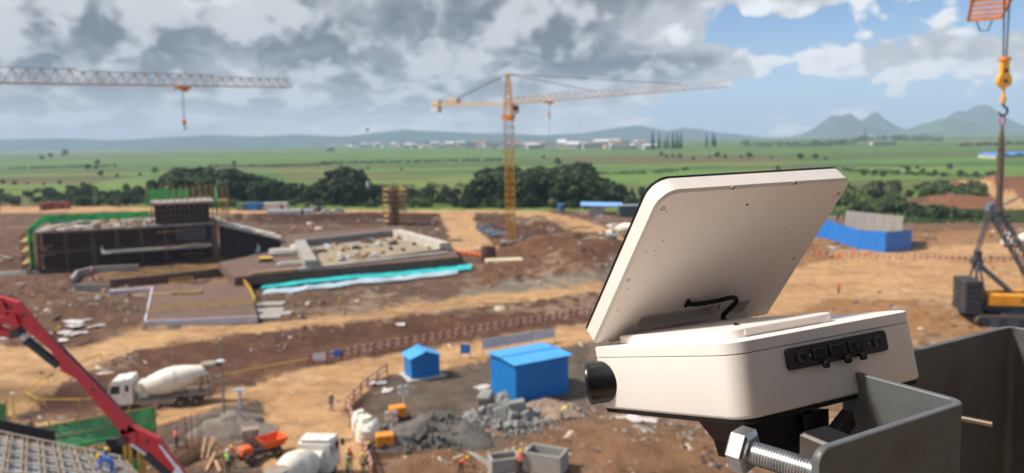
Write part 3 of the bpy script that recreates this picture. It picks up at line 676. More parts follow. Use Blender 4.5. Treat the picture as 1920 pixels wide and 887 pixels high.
threaded(MB(), (0,0,0), (re-rc)*1.6, .0024, .0010, 14).build('threaded_rod', mat('rusty_zinc',(.42,.33,.25),.4,.8), tie, True)
ta = at(1556,846,.565); tb = thing('square_tube_clamp', 'short square steel tube clamp between the black bracket and the post', 'clamp', ta)
MB().box((0,0,0),(.030,.034,.024), rz=R_(28), bev=.002).build('tube_body', mat('dark_steel', lin(92,86,82), .45, .4, var=.2, scale=60), tb)
MB().box((0,0,.0128),(.022,.026,.0012), rz=R_(28)).build('rubber_pad', m_rub, tb)
mb = MB(); mb.bar(at(1548,838,.60)-ta, at(1592,782,.62)-ta, .009, .014); mb.build('clamp_arm', m_blk, tb)
# ------------------------------------------------------------------ cranes
m_cry = mat('crane_yellow', lin(228,168,40), .5, var=.12, scale=.8, dirt=lin(150,104,60), dirt_amt=.35)
m_crw = mat('crane_pale', lin(196,178,158), .5, var=.12, scale=.8, dirt=lin(206,140,84), dirt_amt=.25)
m_cro = mat('crane_orange', lin(226,132,40), .45, var=.1, scale=1.0)
m_dark = mat('dark_steel_parts', lin(62,60,60), .5, .3, var=.2, scale=2)
m_cable = mat('steel_cable', lin(96,92,92), .5, .6)
m_cw = mat('counterweight_white', lin(206,204,200), .6, var=.12, scale=1)
m_winglass = mat('cab_glass', (.02,.03,.035), .08, var=.1)
def frame_of(a, b):
    a, b = Vector(a), Vector(b); x = (b-a).normalized(); y = Vector((0,0,1)).cross(x).normalized(); z = x.cross(y)
    M = Matrix((x,y,z)).transposed().to_4x4(); M.translation = a; return M, (b-a).length
def mast_mesh(L, w, r, n):
    mb = MB(); h = w/2; cs = [(-h,-h),(h,-h),(h,h),(-h,h)]
    for x, y in cs: mb.bar((x,y,0),(x,y,L), r*1.5)
    for k in range(n):
        z0, z1 = L*k/n, L*(k+1)/n
        for i in range(4):
            (ax,ay),(bx,by) = cs[i], cs[(i+1)%4]
            mb.bar((ax,ay,z0),(bx,by,z0), r); p, q = ((ax,ay,z0),(bx,by,z1)) if (k+i)%2 else ((bx,by,z0),(ax,ay,z1)); mb.bar(p, q, r)
    return mb
def jib_mesh(L, w, h, r, n):
    """triangular lattice along +x, apex up"""
    mb = MB()
    for p in ((-w/2,0),(w/2,0),(0,h)): mb.bar((0,p[0],p[1]),(L,p[0],p[1]), r*1.5)
    for k in range(n):
        a, b, m = L*k/n, L*(k+1)/n, L*(k+.5)/n
        for y in (-w/2, w/2): mb.bar((a,y,0),(m,0,h), r); mb.bar((m,0,h),(b,y,0), r)
        mb.bar((a,-w/2,0),(a,w/2,0), r); mb.bar((a,-w/2,0),(b,w/2,0), r*.8)
    return mb
def hook_block(par, p, s, mats):
    b = thing('hook_block', None, None); b.parent = par; b.location = p
    MB().box((0,0,-.35*s),(.5*s,.3*s,.7*s), bev=.1*s).build('sheave_case', mats[0], b)
    mb = MB(); mb.cyl((0,0,-.7*s),(0,0,-.95*s),.09*s); mb.tube([(0,0,-.95*s),(.16*s,0,-1.05*s),(.2*s,0,-1.2*s),(.08*s,0,-1.34*s),(-.1*s,0,-1.3*s),(-.16*s,0,-1.18*s)], [.09*s,.09*s,.09*s,.08*s,.06*s,.03*s], 8)
    mb.build('hook', mats[1], b, True); return b
def tower_crane(label, base, zs, root_z, jib_tip, cj_end, ap, w=2.0, trolley=.25, hook_drop=8, sec=3.2, pale_from=.75, mats=None, jw=1.5, jh=1.45, group='tower cranes', pend=True):
    t = thing('tower_crane', label, 'crane', base, 0, group); B = Vector(base); root = Vector((base[0], base[1], root_z))
    MB().box((0,0,.4),(5,5,1.2), bev=.1).build('footing', m_conc, t)
    n = max(1, int(round((zs-base[2]-1)/sec))); L = (zs-base[2]-1)/n; me = {}
    for k in range(n):
        mm = m_crw if k/n >= pale_from else m_cry
        if mm.name not in me: me[mm.name] = mast_mesh(L, w, .18, 2).mesh('mast_section', mm)
        o = link('mast_section', me[mm.name], t); o.location = (0,0,1+L*k)
    yaw = math.atan2((Vector(jib_tip)-root).y, (Vector(jib_tip)-root).x); Rz = Matrix.Rotation(yaw,3,'Z')
    hz = zs-base[2]
    mb = MB(); mb.cyl((0,0,hz),(0,0,hz+.5),1.3*w/2,n=16); mb.box((0,0,hz+.9),(w*1.2,w*1.2,.8),rz=yaw); mb.build('slewing_ring', m_cro, t)
    cab = MB(); c0 = Vector((0,0,root_z-base[2]-1.1)) + Rz @ Vector((.9,1.35,0)); cab.box(c0,(1.9,1.2,2.0),rz=yaw,bev=.15); co = cab.build('operator_cab', m_crw, t)
    MB().box(c0 + Rz @ Vector((.5,0,.25)),(1.0,1.24,1.1),rz=yaw).build('cab_window', m_winglass, co)
    apz = ap.z-base[2]; mb = MB(); r = .13; rz0 = root_z-base[2]-1
    tops = [Vector((0,0,apz)) + Rz @ Vector((x,y,0)) for x,y in ((-.25,-.25),(.25,-.25),(.25,.25),(-.25,.25))]; bots = [Vector((0,0,rz0-1.5)) + Rz @ Vector((x,y,0)) for x,y in ((-w/2,-w/2),(w/2,-w/2),(w/2,w/2),(-w/2,w/2))]
    for i in range(4):
        mb.bar(bots[i], tops[i], r*1.4)
        for k in range(5):
            a, b = bots[i].lerp(tops[i], k/5), bots[(i+1)%4].lerp(tops[(i+1)%4], (k+1)/5); mb.bar(a, b, r*.8); mb.bar(a, bots[(i+1)%4].lerp(tops[(i+1)%4], k/5), r*.8)
    mb.box((0,0,apz),(1.6,.8,.35),rz=yaw); mb.build('tower_head', m_cry, t)
    # jib in sections
    Mj, LJ = frame_of(root - B, Vector(jib_tip) - B); ns = max(3, int(LJ/6)); sl = LJ/ns; jm = {}
    for k in range(ns):
        f = 1 if k < ns*.4 else (.86 if k < ns*.75 else .7); key = (f, k < 2)
        if key not in jm: jm[key] = jib_mesh(sl, jw*f, jh*f, .075, 4).mesh('jib_section', m_cry if (k < 1) else m_crw)
        o = link('jib_section', jm[key], t); o.matrix_local = Mj @ Matrix.Translation((sl*k,0,0))
    # counter jib
    Mc, LC = frame_of(root - B, Vector(cj_end) - B)
    mb = MB(); 
    for y in (-.7,.7): mb.bar((0,y,0),(LC,y,0),.22,.32)
    for k in range(9): mb.bar((LC*k/8,-.7,0),(LC*k/8,.7,0),.12)
    o = mb.build('counter_jib', m_cry, t); o.matrix_local = Mc
    mb = MB()
    for y in (-.8,.8):
        mb.bar((0,y,1.05),(LC*.98,y,1.05),.05); [mb.bar((LC*k/10,y,0),(LC*k/10,y,1.05),.05) for k in range(11)]
    o = mb.build('walkway_rail', m_crw, t); o.matrix_local = Mc
    for k in range(4):
        o = MB().box((0,0,-.3),(.55,1.5,3.0),bev=.05).build('counterweight_block', m_cw, t); o.matrix_local = Mc @ Matrix.Translation((LC-.4-.62*k,0,-.15))
    o = MB().box((0,0,.9),(4.2,1.5,1.2),bev=.1).build('hoist_winch_housing', m_crw, t); o.matrix_local = Mc @ Matrix.Translation((LC*.72,0,0))
    o = MB().bar((0,0,0),(0,0,1.9),.12).bar((-.6,0,1.9),(.9,0,1.9),.1).build('winch_derrick', m_crw, t); o.matrix_local = Mc @ Matrix.Translation((LC*.78,0,1.2))
    A = Vector((0,0,apz+.1))
    for f in ((.42,.80) if pend else ()): MB().tube([A, (Mj @ Vector((LJ*f,0,jh*.9)))],.07,5).build('jib_pendant', m_cable, t)
    for y in (-.6,.6): MB().tube([A, Mc @ Vector((LC*.80,y,.2))],.07,5).build('counter_pendant', m_cable, t)
    tp = Mj @ Vector((LJ*trolley,0,-.1))
    tr = MB().box((0,0,-.2),(1.8,1.5,.3)).box((.4,0,-.5),(.5,.6,.35)).build('trolley', m_cro, t); tr.location = tp; tr.rotation_euler = (0,0,yaw)
    for dx in (-.12,.12): MB().tube([tp+Vector((dx,0,-.4)), tp+Vector((dx,0,-hook_drop))],.035,4).build('hoist_rope', m_cable, t)
    hook_block(t, tp+Vector((0,0,-hook_drop)), 1.05, (m_cro, m_dark)); return t, tp
b1 = P(958,461)
ct, tp = tower_crane('tall yellow tower crane standing beside the pit, its whole mast in view', b1, at(950,226,b1.y).z, at(951,196,b1.y).z, at(1366,162,162), at(812,196,196), at(950,140,b1.y), trolley=.20, hook_drop=2.4)
MB().tube([tp+Vector((0,0,-4)), tp+Vector((0,0,-8.5))],.03,4).build('tag_line', m_cable, ct)
j1, j0 = at(545,164,125), at(0,156,92); r_ = j1 + (j0-j1)*1.42
tower_crane('tower crane at the left edge, only its long lattice jib in view', (r_.x, r_.y, 0), r_.z-2.5, r_.z, j1, r_ + (r_-j1).normalized()*14 + Vector((0,0,0)), r_ + Vector((0,0,8)), trolley=.685, hook_drop=4.6, jw=1.7, jh=1.9, pend=False)
# third crane: only the jib end and its hook show at the upper right
def near_crane():
    tip = at(1846,35,34); root = tip + Vector((-2.5,-4.5,0))*10; t = thing('luffing_jib_crane', 'orange crane jib end with yellow hook block hanging at the upper right', 'crane', (root.x, root.y, 0))
    B = Vector((root.x, root.y, 0)); M, L = frame_of(root-B, tip-B); ns = 9; sl = L/ns
    for k in range(9):
        o = link('mast_section', MATS_MESH.setdefault('ms', mast_mesh((root.z-1)/9,1.8,.13,2).mesh('mast_section', m_cry)), t); o.location = (0,0,(root.z-1)/9*k)
    MB().box((0,0,root.z-.6),(2.4,2.4,1.2)).build('slewing_ring', m_cro, t)
    for k in range(ns):
        mb = MB(); w = 1.25
        for y in (-w/2,w/2): mb.bar((0,y,0),(sl,y,0),.09); mb.bar((0,y*.9,.8),(sl,y*.9,.8),.06)
        for i in range(4):
            a, b = sl*i/4, sl*(i+1)/4; mb.bar((a,-w/2,0),(a,w/2,0),.10); mb.bar((a,-w/2,0),(a,-w*.45,.8),.05); mb.bar((a,w/2,0),(a,w*.45,.8),.05)
        mb.bar((sl,-w/2,0),(sl,w/2,0),.14); o = mb.build('jib_section', m_cro, t); o.matrix_local = M @ Matrix.Translation((sl*k,0,0))
    o = MB().tube([(0,-.3,0),(.1,-.15,-.45),(.1,.15,-.45),(0,.3,0)],.03,5).build('end_loop', m_cable, t); o.matrix_local = M @ Matrix.Translation((L,0,-.05))
    hk = at(1884,108,27) - B
    up = M @ Vector((L*.85,0,0)); rp = Vector((hk.x, hk.y, tip.z+.25))
    for dx in (-.05,.05): MB().tube([hk+Vector((dx,0,0)), rp+Vector((dx*2,0,0))],.028,6).build('hoist_rope', m_cable, t)
    MB().box(rp+Vector((-.3,-.4,.15)),(1.3,.9,.4)).build('trolley', m_cro, t)
    b = thing('hook_block', None, None); b.parent = t; b.location = hk; b.scale = (.72,)*3; yl = mat('hook_yellow', lin(240,164,40), .4, var=.08, scale=3)
    MB().lathe((0,0,.02),(0,0,-1),[(0,.24),(.10,.27),(.18,.25),(.2,.12)],14).build('rope_swivel', m_cro, b, True)
    mb = MB(); mb.prism([(-.17,-.2),(.17,-.2),(.18,-.75),(.30,-.95),(.33,-1.15),(.25,-1.35),(.08,-1.44),(-.08,-1.44),(-.25,-1.35),(-.33,-1.15),(-.30,-.95),(-.18,-.75)][::-1], .26, Matrix(((1,0,0),(0,0,-1),(0,1,0))), (0,.13,0)); mb.build('sheave_case', yl, b)
    for z in (-.62,-1.12): MB().cyl((0,-.15,z),(0,-.17,z),.09,n=14).build('sheave_pin', m_dark, b)
    MB().cyl((0,0,-1.44),(0,0,-1.85),.06).cyl((0,0,-1.85),(0,0,-2.15),.12).build('hook_shank', yl, b, True)
    MB().tube(catmull([(0,0,-2.1),(.03,0,-2.3),(.19,0,-2.42),(.2,0,-2.62),(.05,0,-2.76),(-.13,0,-2.70),(-.2,0,-2.55)],4),[.06]*14+[.065]*6+[.05,.045,.035,.025,.015],8).build('hook', m_dark, b, True)
    mb = MB(); mb.tube([(math.sin(a)*.13,0,-3.0+math.cos(a)*.26) for a in np.linspace(0,2*math.pi,16)],.03,6); mb.build('sling_ring', mat('red_sling',lin(196,70,90),.6), b)
    for k, (dx, dy) in enumerate(((-.10,-.1),(-.05,.12),(.04,-.12),(.09,.1))):
        ln_ = [(0,0,-3.22),(dx*.8,dy,-4.2),(dx*1.1,dy,-6.2),(dx*1.0,dy*1.2,-7.4)]; MB().tube(catmull(ln_,5),.045,6).build('lifting_sling', mat('brown_sling',lin(104,82,70),.8,var=.3,scale=3), b)
MATS_MESH = {}
near_crane()

# ------------------------------------------------------------------ crawler crane on the right
def crawler_crane():
    p = P(1896,606); rz = R_(-12)
    t = thing('crawler_crane', 'orange crawler crane with black counterweights and grey lattice boom', 'crawler crane', p, rz)
    mo = mat('machine_orange', lin(236,158,30), .4, var=.08, scale=1.5, dirt=lin(150,100,60), dirt_amt=.3); mg = mat('machine_grey', lin(92,98,108), .5, .2, var=.15, scale=1.5); mk = mat('machine_black', lin(44,46,52), .55, var=.2, scale=1.5, dirt=lin(110,90,70), dirt_amt=.25)
    mt = mat('track_steel', lin(74,68,62), .7, .3, var=.3, scale=3, dirt=lin(140,108,78), dirt_amt=.5)
    for y in (-2.3,2.3):
        tr = thing('track', None, None); tr.parent = t
        ol = [(-3.6,.1),(3.6,.1),(4.1,.5),(4.1,.8),(3.7,1.15),(-3.7,1.15),(-4.1,.8),(-4.1,.5)]
        MB().prism([(x*.93,z*.86+.08) for x,z in ol], .62, Matrix(((1,0,0),(0,0,-1),(0,1,0))), (0,y+.31,0)).build('track_frame', mg, tr)
        n = 46; per = []; tot = 0; 
        for i in range(len(ol)): a, b = Vector(ol[i]), Vector(ol[(i+1)%len(ol)]); tot += (b-a).length
        k = 0; acc = 0; step = tot/n; me = None
        for i in range(len(ol)):
            a, b = Vector(ol[i]), Vector(ol[(i+1)%len(ol)]); d = (b-a); Ls = d.length
            while k*step < acc+Ls:
                q = a + d*((k*step-acc)/Ls); ang = math.atan2(d.y, d.x)
                if me is None: me = MB().box((0,0,0),(step*.86,.85,.10)).mesh('track_shoe', mt)
                o = link('track_shoe', me, tr); o.location = (q.x, y, q.y); o.rotation_euler = (0,-ang,0); k += 1
            acc += Ls
        for x in (-3.3,-1.7,0,1.7,3.3): MB().cyl((x,y-.42,.55),(x,y+.42,.55),.38,n=14).build('track_roller', mk, tr)
    MB().box((0,0,1.0),(3.2,3.8,.7),bev=.1).build('car_body', mk, t); MB().cyl((0,0,1.3),(0,0,1.75),1.3,n=20).build('slewing_ring', mg, t)
    MB().box((.3,0,1.9),(6.8,3.0,.35)).build('turntable_deck', mk, t)
    bd = MB().box((-.2,-1.25,2.65),(5.0,.9,1.15),bev=.08).build('engine_housing', mo, t); MB().box((.3,1.25,2.65),(6.0,.9,1.15),bev=.08).build('engine_housing', mo, t)
    for k in range(3): MB().box((-1.9+k*.45,-1.71,2.7),(.3,.02,.6)).build('vent_grille', mo, bd)
    fc = bpy.data.curves.new('lettering', 'FONT'); fc.body = 'BAUER'; fc.size = .62; fc.align_x = 'CENTER'; fc.align_y = 'CENTER'; fc.extrude = .012
    fc.materials.append(mk); tmp = bpy.data.objects.new('tmp', fc); fo = link('lettering', bpy.data.meshes.new_from_object(tmp), bd); bpy.data.objects.remove(tmp); fo.location = (1.1,-1.712,2.66); fo.rotation_euler = (R_(90),0,0)
    cb = MB().prism([(-.9,0),(.75,0),(.9,.9),(.6,1.9),(-.9,1.9)], 1.15, Matrix(((1,0,0),(0,0,-1),(0,1,0))), (3.9,-.9,1.95)).build('operator_cab', mo, t)
    MB().box((4.0,-2.07,3.15),(1.2,.02,.9)).build('cab_window', m_winglass, cb)
    for y in (-.95,.95):
        for k in range(5): MB().box((-4.15,y,1.75+.62*k),(1.6,1.75,.58),bev=.06).build('counterweight_block', mk, t)
    MB().box((-4.15,0,1.4),(1.7,3.9,.2)).build('counterweight_tray', mk, t)
    mb = MB()
    for y in (-.7,.7): mb.bar((.5,y,2.6),(-3.3,y,6.1),.32,.3); mb.bar((-3.4,y,6.1),(-3.7,y,4.7),.18); mb.bar((-2.6,y,2.2),(-3.4,y,6.2),.16)
    mb.bar((-3.4,-.9,6.2),(-3.4,.9,6.2),.3); mb.build('gantry_frame', mg, t)
    MB().cyl((-3.4,-.6,6.3),(-3.4,.6,6.3),.45,n=14).box((-3.3,0,6.9),(.5,.9,1.0)).build('sheave_head', mk, t)
    # lattice boom: leans back up to the left in the photo, foot at the front of the deck
    foot = Vector((3.2,0,2.3)); top = Vector((-2.0,0,11.6)); M, L = frame_of(foot, top); mb = MB(); w = .95
    for y in (-w/2,w/2):
        for z in (-w/2,w/2): mb.bar((0,y,z),(L,y,z),.17)
    for k in range(9):
        a, b = L*k/9, L*(k+1)/9
        for y in (-w/2,w/2): mb.bar((a,y,-w/2),(b,y,w/2),.09); mb.bar((a,y,w/2),(b,y,-w/2),.06)
        for z in (-w/2,w/2): mb.bar((a,-w/2,z),(b,w/2,z),.09)
    o = mb.build('lattice_boom', mg, t); o.matrix_local = M
    o = MB().box((0,0,0),(1.5,1.3,1.0),bev=.15).cyl((0,-.7,.2),(0,.7,.2),.55,n=16).build('boom_head', mg, t); o.location = top; o.rotation_euler = (0,R_(-30),0)
    for y in (-.55,-.2,.2,.55): MB().tube([top+Vector((-.2,y,.2)), (-3.4,y,7.3)],.05,5).build('luffing_rope', m_cable, t)
    MB().tube([top+Vector((.3,0,.2)), top+Vector((2.6,-.2,1.5))],.09,6).build('boom_stay', mg, t)
    for y in (-.3,.3): MB().tube([top+Vector((.6,y,.3)), (1.6,y,2.8)],.035,5).build('hoist_rope', m_cable, t)
    MB().tube([(1.0,0,3.3),(4.0,0,5.2)],.06,5).build('stay_bar', m_dark, t); MB().cyl((.4,-.8,2.5),(.4,.8,2.5),.5,n=16).build('winch_drum', mk, t)
    t.scale = (1.28,)*3; return t
crawler_crane()

# ------------------------------------------------------------------ concrete mixer trucks
m_tw = mat('truck_white', lin(226,222,214), .4, var=.06, scale=1.5, dirt=lin(190,160,124), dirt_amt=.5)
m_drum = mat('drum_cream', lin(224,216,200), .5, var=.07, scale=1.2, dirt=lin(176,150,122), dirt_amt=.55)
m_tyre = mat('tyre', lin(58,52,48), .85, var=.2, scale=4, dirt=lin(140,110,82), dirt_amt=.6); m_rim = mat('rim', lin(150,138,122), .6, .2, var=.2, scale=4)
m_chas = mat('chassis', lin(150,140,126), .6, .1, var=.2, scale=2, dirt=lin(150,118,88), dirt_amt=.6); m_red = mat('tail_light_red', lin(170,30,24), .3)
XZ = Matrix(((1,0,0),(0,0,-1),(0,1,0)))
def wheel(par, x, y, r=.52, w=.34):
    o = thing('wheel', None, None); o.parent = par; o.location = (x,y,r)
    MB().lathe((0,-w/2,0),(0,1,0),[(0,r*.62),(.02,r*.9),(.07,r),(w-.07,r),(w-.02,r*.9),(w,r*.62)],20).build('tyre', m_tyre, o, True)
    for s in (-1,1): MB().lathe((0,s*(w/2-.05),0),(0,s,0),[(0,r*.62),(.035,r*.60),(.0,r*.3),(.07,r*.22),(.07,.02)],14).build('rim', m_rim, o, True)
    return o
def mixer(name='concrete_mixer_truck', dark_cab=False):
    """x forwards, 9.4 m long, centred on the rear half"""
    t = thing(name, 'x', 'mixer truck', group='concrete mixer trucks')
    mc = m_tw
    cab = MB().prism([(2.45,.75),(4.62,.75),(4.70,1.35),(4.62,1.9),(4.40,2.85),(4.15,3.08),(2.75,3.12),(2.45,2.9)], 2.4, XZ, (0,1.2,0)).build('cab', mc, t)
    MB().prism([(4.655,1.92),(4.70,1.92),(4.47,2.78),(4.43,2.78)], 2.1, XZ, (0,1.05,0)).build('windscreen', m_winglass, cab)
    for s in (-1,1):
        d = MB().prism([(3.05,.9),(4.3,.9),(4.3,2.72),(3.05,2.72)], .02, XZ, (0,s*1.205+.01,0)).build('door', mc, cab)
        MB().prism([(3.5,1.85),(4.38,1.85),(4.22,2.62),(3.5,2.62)], .02, XZ, (0,s*1.222+.01,0)).build('door_window', m_winglass, d); MB().box((3.16,s*1.23,1.7),(.16,.04,.06)).build('handle', m_dark, d)
        MB().prism([(2.72,2.0),(3.02,2.0),(3.02,2.6),(2.72,2.6)], .02, XZ, (0,s*1.222+.01,0)).build('quarter_window', m_winglass, cab)
        MB().box((4.6,s*1.45,2.3),(.14,.26,.55),bev=.04).bar((4.5,s*1.2,2.5),(4.6,s*1.4,2.5),.04).build('mirror', m_dark, cab)
        MB().box((4.70,s*.85,1.05),(.06,.4,.2)).build('headlight', mat('lamp_glass',(.7,.7,.68),.1), cab)
    MB().box((4.66,0,.72),(.22,2.4,.42),bev=.06).build('bumper', mc, cab); MB().box((4.70,0,1.45),(.05,1.7,.35)).build('grille', m_dark, cab)
    MB().box((2.9,0,3.16),(.8,2.2,.10)).build('sun_visor', mc, cab)
    mb = MB()
    for y in (-.42,.42): mb.box((-.3,y,.95),(8.6,.2,.28))
    for x in (-4.2,-2.5,-.5,1.2): mb.box((x,0,.95),(.16,.8,.22))
    mb.build('chassis', m_chas, t)
    for s in (-1,1):
        MB().box((.3,s*1.1,.72),(3.0,.06,.5)).build('side_guard', m_chas, t); MB().box((-2.6,s*1.08,1.26),(3.4,.42,.05)).build('mudguard', m_chas, t)
        for x in (3.55,-1.75,-3.15): wheel(t, x, s*1.0)
    a, b = Vector((1.55,0,1.95)), Vector((-4.15,0,3.25)); ax = (b-a).normalized()
    drm = MB().lathe(a, ax, [(0,.45),(.05,.72),(.5,.95),(1.5,1.18),(2.2,1.24),(3.0,1.22),(3.9,1.05),(5.0,.72),(5.75,.54),(5.8,.44)], 28).build('drum', m_drum, t, True)
    MB().lathe(a+ax*2.9, ax, [(0,1.232),(.02,1.27),(.18,1.26),(.2,1.225)],28).build('drum_band', m_drum, drm, True)
    MB().cyl((1.95,-.85,2.2),(1.95,.85,2.2),.42,n=18).build('water_tank', m_drum, t, True)
    MB().prism([(1.2,1.1),(2.2,1.1),(1.95,1.9),(1.5,1.9)], .9, XZ, (0,.45,0)).build('drum_stand', m_tw, t)
    mb = MB()
    for y in (-.75,.75): mb.bar((-3.3,y,1.1),(-3.7,y,2.9),.2); mb.bar((-4.2,y,1.1),(-3.8,y,2.9),.14)
    mb.bar((-3.75,-.8,2.7),(-3.75,.8,2.7),.2); mb.build('rear_frame', m_chas, t)
    MB().lathe((-4.3,0,3.95),(0,0,-1),[(0,.78),(.06,.78),(.55,.42),(.75,.32)],16).build('charge_hopper', m_chas, t, True)
    MB().prism([(-.36,0),(.36,0),(.30,-.18),(-.30,-.18)], 1.5, Matrix(((0,.45,-.89),(1,0,0),(0,.89,-.45))), (-4.45,0,2.7)).build('discharge_chute', m_chas, t)
    mb = MB(); [mb.bar((-4.75,y,1.0),(-4.55,y,3.4),.05) for y in (.85,1.15)]; [mb.bar((-4.75+.2*k/7,.85,1.0+2.4*k/7),(-4.75+.2*k/7,1.15,1.0+2.4*k/7),.04) for k in range(8)]; mb.build('ladder', m_chas, t)
    for s in (-1,1): MB().box((-4.62,s*.95,.95),(.06,.4,.16)).build('tail_light', m_red, t)
    return t
def heading(a, b): return math.atan2(b.y-a.y, b.x-a.x)
mix0 = mixer()
a, b = P(388,752), P(214,768); mix0.location = a.lerp(b,.47); mix0.rotation_euler = (0,0,heading(a,b)); mix0.location.z = min(a.z,b.z)
mix0['label'] = 'white concrete mixer truck on the dirt road, seen side on, behind the red boom'
pz = G(566,884,2.0); dup(mix0, (pz.x, pz.y, Hs(pz.x,pz.y)), R_(84), 'concrete mixer truck at the bottom edge, seen from above and behind')
a, b = P(1215,452), P(1112,438); dup(mix0, a.lerp(b,.45), heading(a,b), 'concrete mixer truck far off, half hidden by the open lid')
a, b = P(1868,462), P(1965,468); dup(mix0, a.lerp(b,.6), heading(b,a)+R_(0), 'concrete mixer truck cut by the right edge, behind the crawler crane')
# ------------------------------------------------------------------ red concrete pump boom, lower left
m_pump = mat('pump_red', lin(196,26,34), .38, var=.06, scale=1.5, dirt=lin(120,30,28), dirt_amt=.2)
m_chr = mat('hydraulic_chrome', (.7,.7,.7), .15, 1.0); m_hyd = mat('hydraulic_black', lin(34,36,40), .45, var=.1)
def pump_boom():
    Y = 24.0; A = lambda x, y, d=0.0: at(x, y, Y+d)
    t = thing('concrete_pump_boom', 'red articulated concrete pump boom slanting across the lower left corner', 'pump boom', (A(470,1090).x, Y, 0)); B = t.location.copy()
    def plate(pts, th, name, m, par=None, d=0.0):
        mb = MB(); vs = [A(x,y)-B + Vector((0,d-th/2,0)) for x,y in pts] + [A(x,y)-B + Vector((0,d+th/2,0)) for x,y in pts]; n = len(pts)
        return mb.add(vs, [tuple(range(n)), tuple(range(2*n-1,n-1,-1))] + [(k,n+k,n+(k+1)%n,(k+1)%n) for k in range(n)]).build(name, m, par or t)
    s1 = plate([(6,556),(36,566),(120,664),(150,694),(258,806),(262,830),(238,820),(214,790),(145,708),(118,694),(111,676),(99,656),(30,598),(16,580)], .22, 'boom_section', m_pump)
    s0 = plate([(-260,640),(-60,552),(6,556),(20,572),(14,592),(-40,586),(-240,670)], .22, 'boom_section', m_pump)
    s2 = plate([(226,806),(246,796),(300,822),(312,842),(440,1010),(520,1130),(470,1130),(402,1010),(296,866),(266,836),(230,824)], .22, 'boom_section', m_pump, None, .0)
    # link plate with a lightening hole at the upper joint
    ol = [(-40,612),(30,592),(40,600),(32,630),(-2,626),(-40,616)]
    for d in (-.20,.20): plate([(-40,600),(10,596),(12,606),(-40,612)], .05, 'link_plate', m_pump, None, d); plate([(10,592),(36,588),(42,602),(34,630),(26,632),(30,606),(10,606)], .05, 'link_plate', m_pump, None, d); plate([(-40,610),(-4,612),(2,618),(26,618),(30,632),(-2,626),(-40,620)], .05, 'link_plate', m_pump, None, d)
    def cylr(a, b, c, r1, r2):
        g = thing('hydraulic_cylinder', None, None); g.parent = t; pa, pb, pc = A(*a)-B+Vector((0,-.06,0)), A(*b)-B+Vector((0,-.06,0)), A(*c)-B+Vector((0,-.06,0))
        MB().cyl(pa, pb, r2, n=14).build('piston_rod', m_chr, g, True); MB().cyl(pb, pc, r1, n=16).cyl(pb, pb+(pc-pb)*.06, r1*1.12, n=16).build('cylinder_barrel', m_hyd, g, True)
        MB().cyl(pa+Vector((0,-.2,0)), pa+Vector((0,.2,0)), r1*1.1, n=12).build('pivot_pin', m_dark, g)
    cylr((36,622),(52,637),(112,684),.135,.07); cylr((236,822),(276,850),(372,935),.135,.07)
    for x, y in ((22,575),(46,590),(68,612),(92,636),(128,680),(148,698),(178,728),(208,762),(240,802),(256,812),(278,826)):
        p = A(x,y)-B; MB().cyl(p+Vector((0,-.15,0)), p+Vector((0,-.10,0)), .055, n=10).build('pin_cap', m_dark if x % 4 else m_pump, s1)
    plate([(300,832),(306,834),(352,892),(344,892)], .01, 'white_stripe', mat('decal_white', (.75,.72,.72), .5), s2, -.118); plate([(336,868),(346,884),(350,898),(326,886)], .01, 'white_arrow', MATS['decal_white'], s2, -.124)
    plate([(236,812),(258,806),(262,826),(238,832)], .32, 'joint_housing', m_pump)
    hp = [A(x,y)-B+Vector((0,.24,0)) for x,y in ((-60,556),(10,560),(60,610),(150,700),(250,810),(300,870),(420,1020),(500,1120))]
    MB().tube(catmull(hp,4),.07,10).build('delivery_pipe', m_hyd, t, True)
    # the pedestal and truck below the frame
    tz = A(495,1125)-B; MB().cyl((tz.x,0,1.0),(tz.x,0,tz.z+.3),.55,.4,n=18).build('turret', m_pump, t, True)
    MB().box((tz.x,0,1.1),(7.5,2.4,.5),bev=.05).box((tz.x+4.6,0,1.9),(1.9,2.4,2.3),bev=.15).build('truck_body', m_pump, t)
    for x in (-2.6,-1.3,3.9):
        for y in (-1.0,1.0): wheel(t, tz.x+x, y)
pump_boom()

# ------------------------------------------------------------------ generic site pieces
m_yel = mat('safety_yellow', lin(224,180,60), .6, var=.15, scale=2); m_rd = mat('rail_red', lin(150,60,50), .6, var=.2, scale=3); m_wh = mat('rail_white', lin(206,186,170), .6, var=.15, scale=3)
m_brown = mat('wet_formwork', lin(104,78,64), .85, var=.3, scale=.7, dirt=lin(66,50,44), dirt_amt=.6); m_rust = mat('rusty_scaffold', lin(110,78,58), .8, .1, var=.3, scale=2)
m_cgrey = mat('grey_concrete', lin(156,150,142), .9, var=.18, scale=.5, dirt=lin(120,104,90), dirt_amt=.5, bump=.1); m_clight = mat('pale_concrete', lin(186,178,166), .9, var=.2, scale=.5, dirt=lin(140,120,100), dirt_amt=.5)
m_net = mat('green_net', lin(92,196,130), .85, var=.25, scale=.6, dirt=lin(50,140,96), dirt_amt=.5); m_sand = mat('sand', lin(196,180,146), .95, var=.15, scale=.4, bump=.2); m_black = mat('shade_and_black_panel', lin(50,44,44), .9, var=.3, scale=.8)  # m_black: interior shade as a dark colour, also plain black panels
m_pole = mat('timber_pole', lin(176,140,84), .8, var=.2, scale=1.5); m_tim = mat('rough_timber', lin(176,140,106), .85, var=.25, scale=2); m_blue = mat('blue_steel_sheet', lin(0,112,184), .5, var=.1, scale=.7, dirt=lin(64,104,138), dirt_amt=.4)
m_bluer = mat('blue_roof_sheet', lin(60,156,220), .4, var=.06, scale=.7, dirt=lin(120,150,180), dirt_amt=.3)
